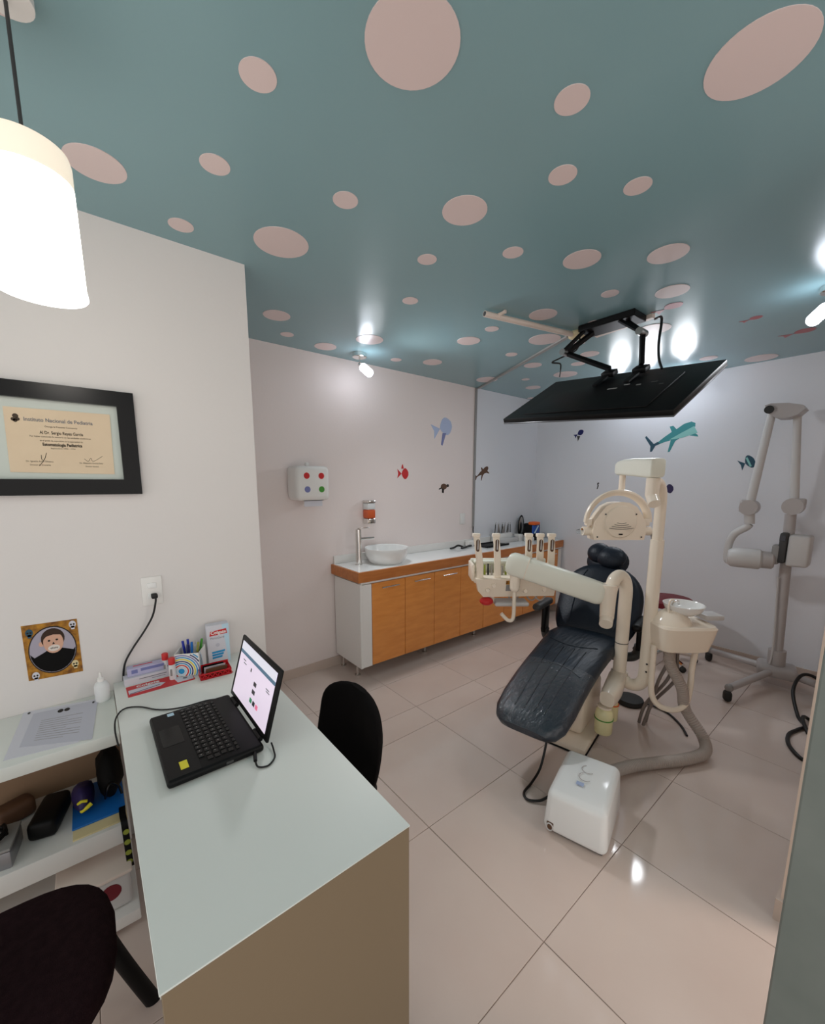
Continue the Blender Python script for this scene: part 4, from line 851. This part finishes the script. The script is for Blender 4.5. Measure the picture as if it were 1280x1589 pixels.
for x, lean in ((-.24, -.035), (-.12, -.02), (.09, -.008), (.168, -.008), (.245, -.008)):
    zt = 1.215
    def cen(v): return Hd(x+lean*v**1.5, -.055-.05*math.sin(PI*v*.55)*.6+.02*v, .915+(zt-.915)*v)
    secs = [(cen(v), hx, hy, .023 if v < .75 else .0215, .014, 4) for v in [i/10 for i in range(11)]]
    ho = obj('instrument_holder', MB().loft(secs, 20), 'cream', t)
    obj('holder_cap', MB().rbox(cen(1)+Zv*.006, (.052, .042, .026), .006, 2, HA), 'cream_gloss', ho)
    c = cen(.80)-hy*.0135; fnn = (lambda c: lambda s, u, d: c+hx*s+Zv*u-hy*d)(c)
    obj('holder_slot', MB().prism(circ(.012, (0, .026), 10)[0:6]+circ(.012, (0, -.034), 10)[5:11], fnn, .004), 'brown', ho)
    obj('handpiece', MB().cyl(c-hy*.006-Zv*.03, c-hy*.006+Zv*.035, .0065, .0045, 10), 'steel', ho)
obj('assistant_tray', MB().rbox(Hd(-.015, -.02, .735), (.24, .13, .03), .014, 3, HA), 'lightgrey', t)
obj('tray_hanger', MB().cyl(Hd(-.145, -.02, .74), Hd(-.145, -.01, .81), .018, n=14), 'cream_gloss', t)
obj('red_handle', MB().sphere(Hd(-.19, -.05, .752), (.048, .048, .030), 20, 10), 'red', t)
for x in (-.03, .10, .16): obj('hose_loop', MB().tube([Hd(x, .0, .80), Hd(x+.01, -.02, .765), Hd(x+.04, -.02, .75), Hd(x+.07, -.01, .77), Hd(x+.08, .0, .80)], .006, 8), 'hose', t)

# ================================================================== DENTAL LAMP
t = thing('dental_lamp', 'cream dental operating lamp on a tall curved post behind the chair arm', 'dental lamp', (PBp.x, PBp.y, 0))
obj('post', MB().tube([(2.60, 1.02, .315), (2.60, .99, .30), (2.60, .945, .31), (2.60, .912, .35), (2.60, .903, .42), (2.60, .903, .70), (2.60, .903, 1.00), (2.60, .903, 1.24)], .037, 18), 'cream_gloss', t)
obj('upper_post', MB().tube([(2.60, .903, 1.235), (2.60, .903, 1.30), (2.60, .903, 1.42), (2.595, .903, 1.50), (2.575, .905, 1.55), (2.54, .91, 1.575), (2.515, .917, 1.57)], .030, 18), 'cream', t)
for z in (.43, .48): obj('screw', MB().cyl((2.566, .887, z), (2.561, .883, z), .005, n=10), 'darkgrey', t)
LJ = Vector((2.505, .92, 0))
obj('joint', MB().cyl(LJ+Zv*1.50, LJ+Zv*1.60, .036, .036, 22), 'cream_gloss', t)
obj('joint_cap', MB().cyl(LJ+Zv*1.50, LJ+Vector((-.035, -.03, 1.455)), .033, .032, 22).sphere(LJ+Zv*1.50, .034), 'cream_gloss', t)
LE = Vector((2.76, 1.20, 0)); da = (LE-LJ).normalized(); an = math.atan2(da.y, da.x)
secs = []
pa_, pb_ = Vector((-da.y, da.x, 0)), Zv
for k, w, h2, dz in ((-.11, .036, .045, 0), (-.10, .040, .052, 0), (.0, .042, .056, 0), (.5, .042, .054, .012), (.85, .042, .050, .016), (1.05, .040, .044, .014), (1.12, .034, .036, .012)):
    secs.append((LJ+(LE-LJ)*k+Zv*(1.655+dz), pa_, pb_, w, h2, 5))
obj('lamp_arm', MB().loft(secs, 32), 'greycream', t)
LH = LE+Vector((.01, .01, 0))
obj('drop_stem', MB().cyl(LE+Zv*1.63, LE+Zv*1.50, .018, .021, 16), 'cream', t)
ZL = 1.315
def Lm(x, y, z): return LE+hx*(x-.02)+hy*y+Zv*z
yk = [Lm(.205*math.cos(a), -.01, ZL+.0+.195*math.sin(a)) for a in [PI*k/16 for k in range(17)]]
obj('yoke', MB().tube(yk, .017, 10, 2, 1.6), 'cream', t)
fh = lambda s, u, d: Lm(s, -.055+d, ZL+u)
outl = [(-.165, -.115), (.165, -.115), (.175, -.06), (.17, .0), (.135, .06), (.10, .105), (.05, .13), (0, .135), (-.05, .13), (-.10, .105), (-.135, .06), (-.17, .0), (-.175, -.06)]
head = obj('lamp_head', MB().prism(outl, fh, .10), 'cream', t)
obj('head_bulge', MB().lathe([(.001, .020), (.06, .018), (.10, .010), (.108, 0), (.108, -.01)], Lm(0, -.055, ZL+.005), 40, tuple(-hy)), 'cream', head)
for k in range(4): obj('vent', MB().tube([fh((.022+.012*k)*2.0*math.sin(a), -.012*k+.0+.02*(1-math.cos(a))*1.2-.005, -.0195) for a in [-.75+.15*i for i in range(11)]], .0016, 5, 1), 'darkgrey', head)
obj('badge', MB().rbox(fh(0, -.075, -.0165), (.026, .004, .008), .0015, 1, HA), 'black', head)
for x, z in ((-.10, .055), (.10, .055), (-.145, -.095), (.145, -.095)): obj('screw', MB().cyl(fh(x, z, -.0005), fh(x, z, -.004), .005, n=10), 'darkgrey', head)
for s in (-1, 1):
    obj('hub', MB().cyl(Lm(s*.165, -.01, ZL-.06), Lm(s*.225, -.01, ZL-.06), .030, .030, 18).rbox(Lm(s*.19, -.01, ZL-.0), (.04, .05, .05), .01, 2, HA), 'cream_gloss', head)
obj('handle', MB().cyl(Lm(-.225, -.01, ZL-.06), Lm(-.262, -.01, ZL-.066), .020, .014, 16), 'clear', head)
obj('lamp_cable', MB().tube([Lm(.225, -.01, ZL-.06), Lm(.25, .0, ZL-.09), Lm(.27, .01, ZL-.16), Lm(.275, .02, ZL-.23)], .010, 8), 'grey', t)

# ================================================================== SPITTOON
SP = Vector((2.68, .775, 0))
t = thing('spittoon_unit', 'cream spittoon unit with round white bowl beside the chair', 'spittoon', (SP.x, SP.y, .30))
def Sp(x, y, z): return SP+hx*x+hy*y+Zv*z
secs = [(Sp(-.01, 0, .60), hx, hy, .125, .10, 5), (Sp(-.005, 0, .61), hx, hy, .14, .115, 5), (Sp(0, 0, .68), hx, hy, .155, .125, 5), (Sp(.005, 0, .745), hx, hy, .165, .13, 5), (Sp(.005, 0, .757), hx, hy, .155, .12, 5)]
obj('body', MB().loft(secs, 36), 'cream', t)
obj('bowl_support', MB().lathe([(.001, .755), (.105, .755), (.09, .785), (.06, .815), (.04, .83), (.001, .833)], Sp(-.045, .0, 0), 30), 'cream_gloss', t)
bw = obj('bowl', MB().lathe([(.001, .80), (.06, .803), (.095, .83), (.108, .862), (.105, .864), (.09, .837), (.055, .813), (.001, .81)], Sp(.025, .01, 0), 36), 'white_gloss', t)
obj('water_spout', MB().tube([Sp(-.06, -.02, .825), Sp(-.062, -.02, .865), Sp(-.05, -.02, .885), Sp(-.03, -.018, .885), Sp(-.022, -.016, .865)], .006, 8), 'chrome', t)
obj('cup_filler', MB().tube([Sp(-.085, -.03, .81), Sp(-.09, -.03, .86), Sp(-.082, -.03, .895), Sp(-.065, -.03, .90)], .006, 8), 'cream_gloss', t)
obj('side_shelf', MB().rbox(Sp(.195, .02, .785), (.11, .10, .032), .010, 2, HA), 'lightgrey', t)
fr_ = [Sp(-.145, -.02, .62), Sp(-.145, -.02, .45), Sp(-.14, -.03, .31), Sp(-.10, -.05, .245), Sp(-.02, -.07, .23), Sp(.05, -.06, .265), Sp(.088, -.03, .36), Sp(.11, .0, .48), Sp(.155, .03, .64), Sp(.175, .03, .715)]
obj('support_frame', MB().tube(fr_, .017, 12), 'cream_gloss', t)
obj('clamp', MB().rbox(Vector((2.62, .855, .66)), (.08, .09, .05), .02, 3, HA), 'cream', t)
t = thing('drain_hoses', 'thin grey drain hoses running from the spittoon down to the floor', 'hoses', tuple(Sp(-.03, .06, 0)))
for k, (x, y, xe, ye) in enumerate(((-.04, .02, -.06, .10), (.0, .03, -.07, .13), (.02, .02, -.02, .14))):
    obj('hose', MB().tube([Sp(x, y, .598), Sp(x+.01, y, .49), Sp(x-.02+.02*k, y+.02, .36), Sp(xe, ye, .15), Sp(xe-.02, ye+.02, .008)], .010, 8), 'thin_hose', t)
# waste bottles
for k, (x, y, r, z0, z1, lab) in enumerate(((2.315, 1.005, .050, .075, .235, 'larger yellowish plastic bottle with green ring under the cream bracket'), (2.44, 1.015, .036, .105, .228, 'smaller yellowish plastic bottle behind the larger one under the bracket'))):
    t = thing('suction_bottle', lab, 'bottle', (x, y, z0), group='bottles under the bracket')
    obj('body', MB().lathe([(.001, 0), (r*.92, 0), (r, .008), (r, (z1-z0)*.75), (r*.9, (z1-z0)*.9), (r*.6, z1-z0), (.001, z1-z0)], (x, y, z0), 26), 'bottle', t)
    obj('ring', MB().lathe([(r*.98, .09 if k == 0 else .10), (r+.003, .09 if k == 0 else .10), (r+.003, .096 if k == 0 else .106), (r*.98, .096 if k == 0 else .106)], (x, y, z0), 26), 'green' if k == 0 else 'orange', t)
    obj('cap', MB().cyl((x, y, z1+.0005), (x, y, z1+.012), r*.8, n=20), 'cream', t)
# foot pedal
t = thing('foot_pedal', 'round dark grey foot pedal on the floor behind the post', 'pedal', (2.93, 1.10, 0))
obj('disc', MB().lathe([(.001, 0), (.088, 0), (.095, .012), (.085, .035), (.04, .045), (.001, .046)], (2.93, 1.10, 0), 30), 'rubber', t)
obj('pedal_cable', MB().tube([(2.97, 1.02, .015), (2.99, .95, .010), (2.97, .86, .008), (2.88, .76, .007), (2.79, .70, .007)], .007, 8), 'plug', t)

# ================================================================== SUCTION PUMP AND HOSE
PG = math.atan2(.26, .966)
pc_ = Vector((1.692, .797, 0)); px_ = Vector((math.cos(PG), math.sin(PG), 0)); py_ = Vector((-math.sin(PG), math.cos(PG), 0))
def Pp(a, b, z): return pc_+px_*a+py_*b+Zv*z
t = thing('suction_pump', 'white rounded suction pump housing standing on the tiled floor', 'pump', tuple(pc_), PG)
secs = []
prof = [(-.185, .0, .148), (-.190, .02, .150), (-.186, .10, .150)]
body = MB().rbox((0, 0, .109), (.365, .275, .21), .032, 5, 0, None)
for p in body.v:
    k = max(0, min(1, p.z/.21)); p.y *= 1-.10*k; p.x = p.x*(1-.05*k)+.006*k
    if p.x < -.05 and p.z > .11: p.z -= (-.05-p.x)*.14*((p.z-.11)/.1)
hs = obj('housing', body, 'white_gloss', t, local=True)
obj('foot_rim', MB().rbox((0, 0, .003), (.325, .235, .006), .003, 1), 'darkgrey', t, local=True)
for x in (.06, .0): obj('port_ring', MB().tube([(x+.028*math.cos(a), .0+.028*math.sin(a), .213) for a in [.5+3.6*i/14 for i in range(15)]], .0016, 6, 2), 'xgrey', hs, local=True)
obj('label', MB().rbox((-.055, .01, .2118), (.022, .032, .003), .0006, 1), 'paleblue', hs, local=True)
obj('socket', MB().rbox((-.178, .10, .038), (.012, .03, .04), .005, 2), 'brown', hs, local=True)
obj('socket_ring', MB().tube([(-.1845, .10+.014*math.cos(a), .038+.017*math.sin(a)) for a in [2*PI*i/16 for i in range(17)]], .003, 6, 1), 'lightgrey', hs, local=True)
hose = [Sp(-.06, -.03, .598), Sp(-.05, -.04, .50), Sp(.01, -.07, .37), Vector((2.70, .70, .22)), Vector((2.70, .60, .09)), Vector((2.62, .565, .045)), Vector((2.48, .62, .037)), Vector((2.34, .70, .037)), Vector((2.20, .775, .04)), Vector((2.06, .815, .055)), Vector((1.93, .835, .075)), Vector((1.895, .838, .08))]
P = spline(hose, 26); mb = MB()
m = len(P)
mb.tube(P, lambda tt: .030*(1+.055*(1 if int(round(tt*(m-1))) % 2 else -1)), 14, 0)
solo('suction_hose', mb, 'hose', 'thick grey corrugated hose from the spittoon to the white pump', 'hose')
solo('pump_cord', MB().tube([Vector((1.65, .953, .03)), Vector((1.61, .975, .014)), Vector((1.575, 1.02, .008)), Vector((1.60, 1.06, .008)), Vector((1.68, 1.072, .012)), Vector((1.77, 1.08, .05)), Vector((1.84, 1.095, .15)), Vector((1.86, 1.10, .215))], .0065, 8), 'plug', 'black cord between the pump and the foot of the dental chair', 'cable')
# ================================================================== STOOL
t = thing('red_stool', 'dark red padded stool half hidden behind the spittoon', 'stool', (3.90, 1.215, 0))
obj('seat', MB().lathe([(.001, .51), (.165, .51), (.185, .515), (.185, .56), (.165, .578), (.001, .585)], (3.90, 1.215, 0), 36), 'dark_red', t)
obj('column', MB().cyl((3.90, 1.215, .08), (3.90, 1.215, .50), .025), 'chrome', t)
for k in range(5):
    a = 2*PI*k/5+.3; e = Vector((3.90+.24*math.cos(a), 1.215+.24*math.sin(a), 0))
    lg = obj('foot', MB().tube([(3.90, 1.215, .10), e+Zv*.065], .016, 8, 0), 'chrome', t)
    obj('caster', MB().sphere(e+Zv*.026, .026, 14, 8), 'rubber', lg)

# ================================================================== X-RAY STAND
XX = 4.12
def Xp(px, py, X=XX): return onx(px, py, X)
t = thing('xray_stand', 'grey mobile dental x-ray stand with folded arm against the back wall', 'x-ray stand', (XX, .50, 0))
hub = Vector((XX, .50, 0))
obj('hub', MB().rbox(hub+Zv*.115, (.22, .24, .085), .03, 3, .2), 'xgrey', t)
c1, c2, c3 = Vector((3.51, .66, 0)), Vector((4.20, .95, 0)), Vector((4.05, .215, 0)); c4 = Vector((4.30, .30, 0))
for c in (c1, c2, c3):
    e = Vector((c.x, c.y, .10)); s = hub+Zv*.115
    lg = obj('leg', MB().tube([s+(e-s)*.1, s+(e-s)*.98], .026, 12, 0), 'xgrey', t)
    obj('leg_cap', MB().sphere(e, (.028, .028, .03), 14, 8), 'grey', lg)
    obj('caster', MB().rbox(c+Zv*.041+(e-s).normalized()*.01, (.07, .05, .08), .024, 3, .5), 'rubber', lg)
cb, ct = Vector((XX, .505, .13)), Vector((XX, .545, 1.34))
obj('column', MB().tube([cb, ct], .034, 18, 0), 'xgrey', t)
obj('column_sleeve', MB().tube([cb, cb+(ct-cb)*.12], .055, 18, 0), 'xgrey', t)
obj('cable_clip', MB().tube([cb+(ct-cb)*.03+Vector((-.06, .03, 0)), cb+(ct-cb)*.15+Vector((-.05, .02, 0)), cb+(ct-cb)*.6+Vector((-.04, .03, 0))], .006, 8), 'lightgrey', t)
bx = obj('generator_box', MB().rbox((XX-.02, .465, 1.075), (.15, .125, .235), .02, 3), 'lightgrey', t)
obj('control_panel', MB().rbox((XX-.05, .552, 1.09), (.10, .045, .23), .012, 2), 'darkgrey', bx)
obj('control_box', MB().rbox((XX-.06, .588, 1.035), (.08, .045, .15), .012, 2), 'grey', bx)
obj('display', MB().rbox((XX-.102, .556, 1.165), (.006, .035, .04), .002, 1), 'screen_dark', bx)
jr = Vector((XX, .535, 1.40)); jl = Vector((XX-.08, .775, 1.385)); tr = Vector((XX, .585, 2.075)); tl = Vector((XX-.08, .715, 2.09))
obj('knuckle', MB().cyl(jr+Vector((-.05, 0, -.0)), jr+Vector((.05, 0, 0)), .062, n=26).rbox(jr+Vector((0, -.02, .03)), (.09, .09, .06), .015, 2), 'xgrey', t, label='grey round knuckle joint')
obj('rear_arm', MB().cyl(jr+Zv*.03, tr, .028, .024, 18), 'lightgrey', t)
obj('front_arm', MB().cyl(jl+Zv*.04, tl, .030, .026, 18), 'lightgrey', t)
hdp = [(.11, .045), (.075, .055), (-.02, .045), (-.10, .02), (-.115, -.005), (-.08, -.045), (-.02, -.06), (.035, -.055), (.08, -.02)]
obj('top_knuckle', MB().prism([(-x, z) for x, z in hdp], lambda s, u, d: Vector((XX-.12+d, .645-s, 2.10+u)), .15), 'xgrey', t)
obj('pivot_cap', MB().cyl((XX-.14, tl.y+.01, tl.z+.02), (XX-.12, tl.y+.01, tl.z+.02), .028, n=18), 'rubber', t)
obj('knuckle', MB().cyl(jl+Vector((-.05, 0, 0)), jl+Vector((.05, 0, 0)), .058, n=26).rbox(jl+Vector((0, .035, .01)), (.09, .05, .10), .015, 2), 'xgrey', t)
ne = Vector((XX-.08, .762, 1.255))
obj('neck', MB().cyl(jl-Zv*.02, ne, .036, .032, 18), 'lightgrey', t)
obj('yoke', MB().tube([ne, ne+Vector((0, .02, -.03)), ne+Vector((0, .085, -.085)), ne+Vector((0, .115, -.17)), ne+Vector((0, .115, -.29)), ne+Vector((0, .10, -.315))], .027, 12), 'lightgrey', t)
hc_ = Vector((XX-.10, .745, .985))
xh = obj('tube_head', MB().lathe([(.001, .13), (.055, .125), (.075, .10), (.078, .02), (.078, -.07), (.065, -.085), (.001, -.088)], hc_, 30, (-.25, .94, 0)), 'lightgrey', t)
obj('collimator', MB().lathe([(.001, 0), (.066, 0), (.066, -.06), (.055, -.07), (.001, -.07)], hc_+Vector((.02, -.083, 0)), 26, (-.25, .94, 0)), 'xgrey', xh)
mb = MB(); mb.tube([Vector((4.00, .14, .05)), Vector((4.02, .26, .16)), Vector((3.98, .34, .175)), Vector((3.82, .36, .10)), Vector((3.62, .30, .01)), Vector((3.50, .25, .009)), Vector((3.42, .27, .009)), Vector((3.30, .30, .009)), Vector((3.16, .28, .009)), Vector((3.05, .21, .009)), Vector((3.08, .155, .009))], .011, 10)
solo('xray_cable', mb, 'plug', 'thick black cable lying on the floor by the x-ray stand', 'cable')
solo('xray_cable', MB().tube([Vector((3.63, .15, .009)), Vector((3.60, .19, .009)), Vector((3.62, .24, .009)), Vector((3.58, .268, .036)), Vector((3.50, .262, .036)), Vector((3.40, .225, .012))], .011, 10), 'plug', 'short black cable loop crossing the longer one by the right wall', 'cable')
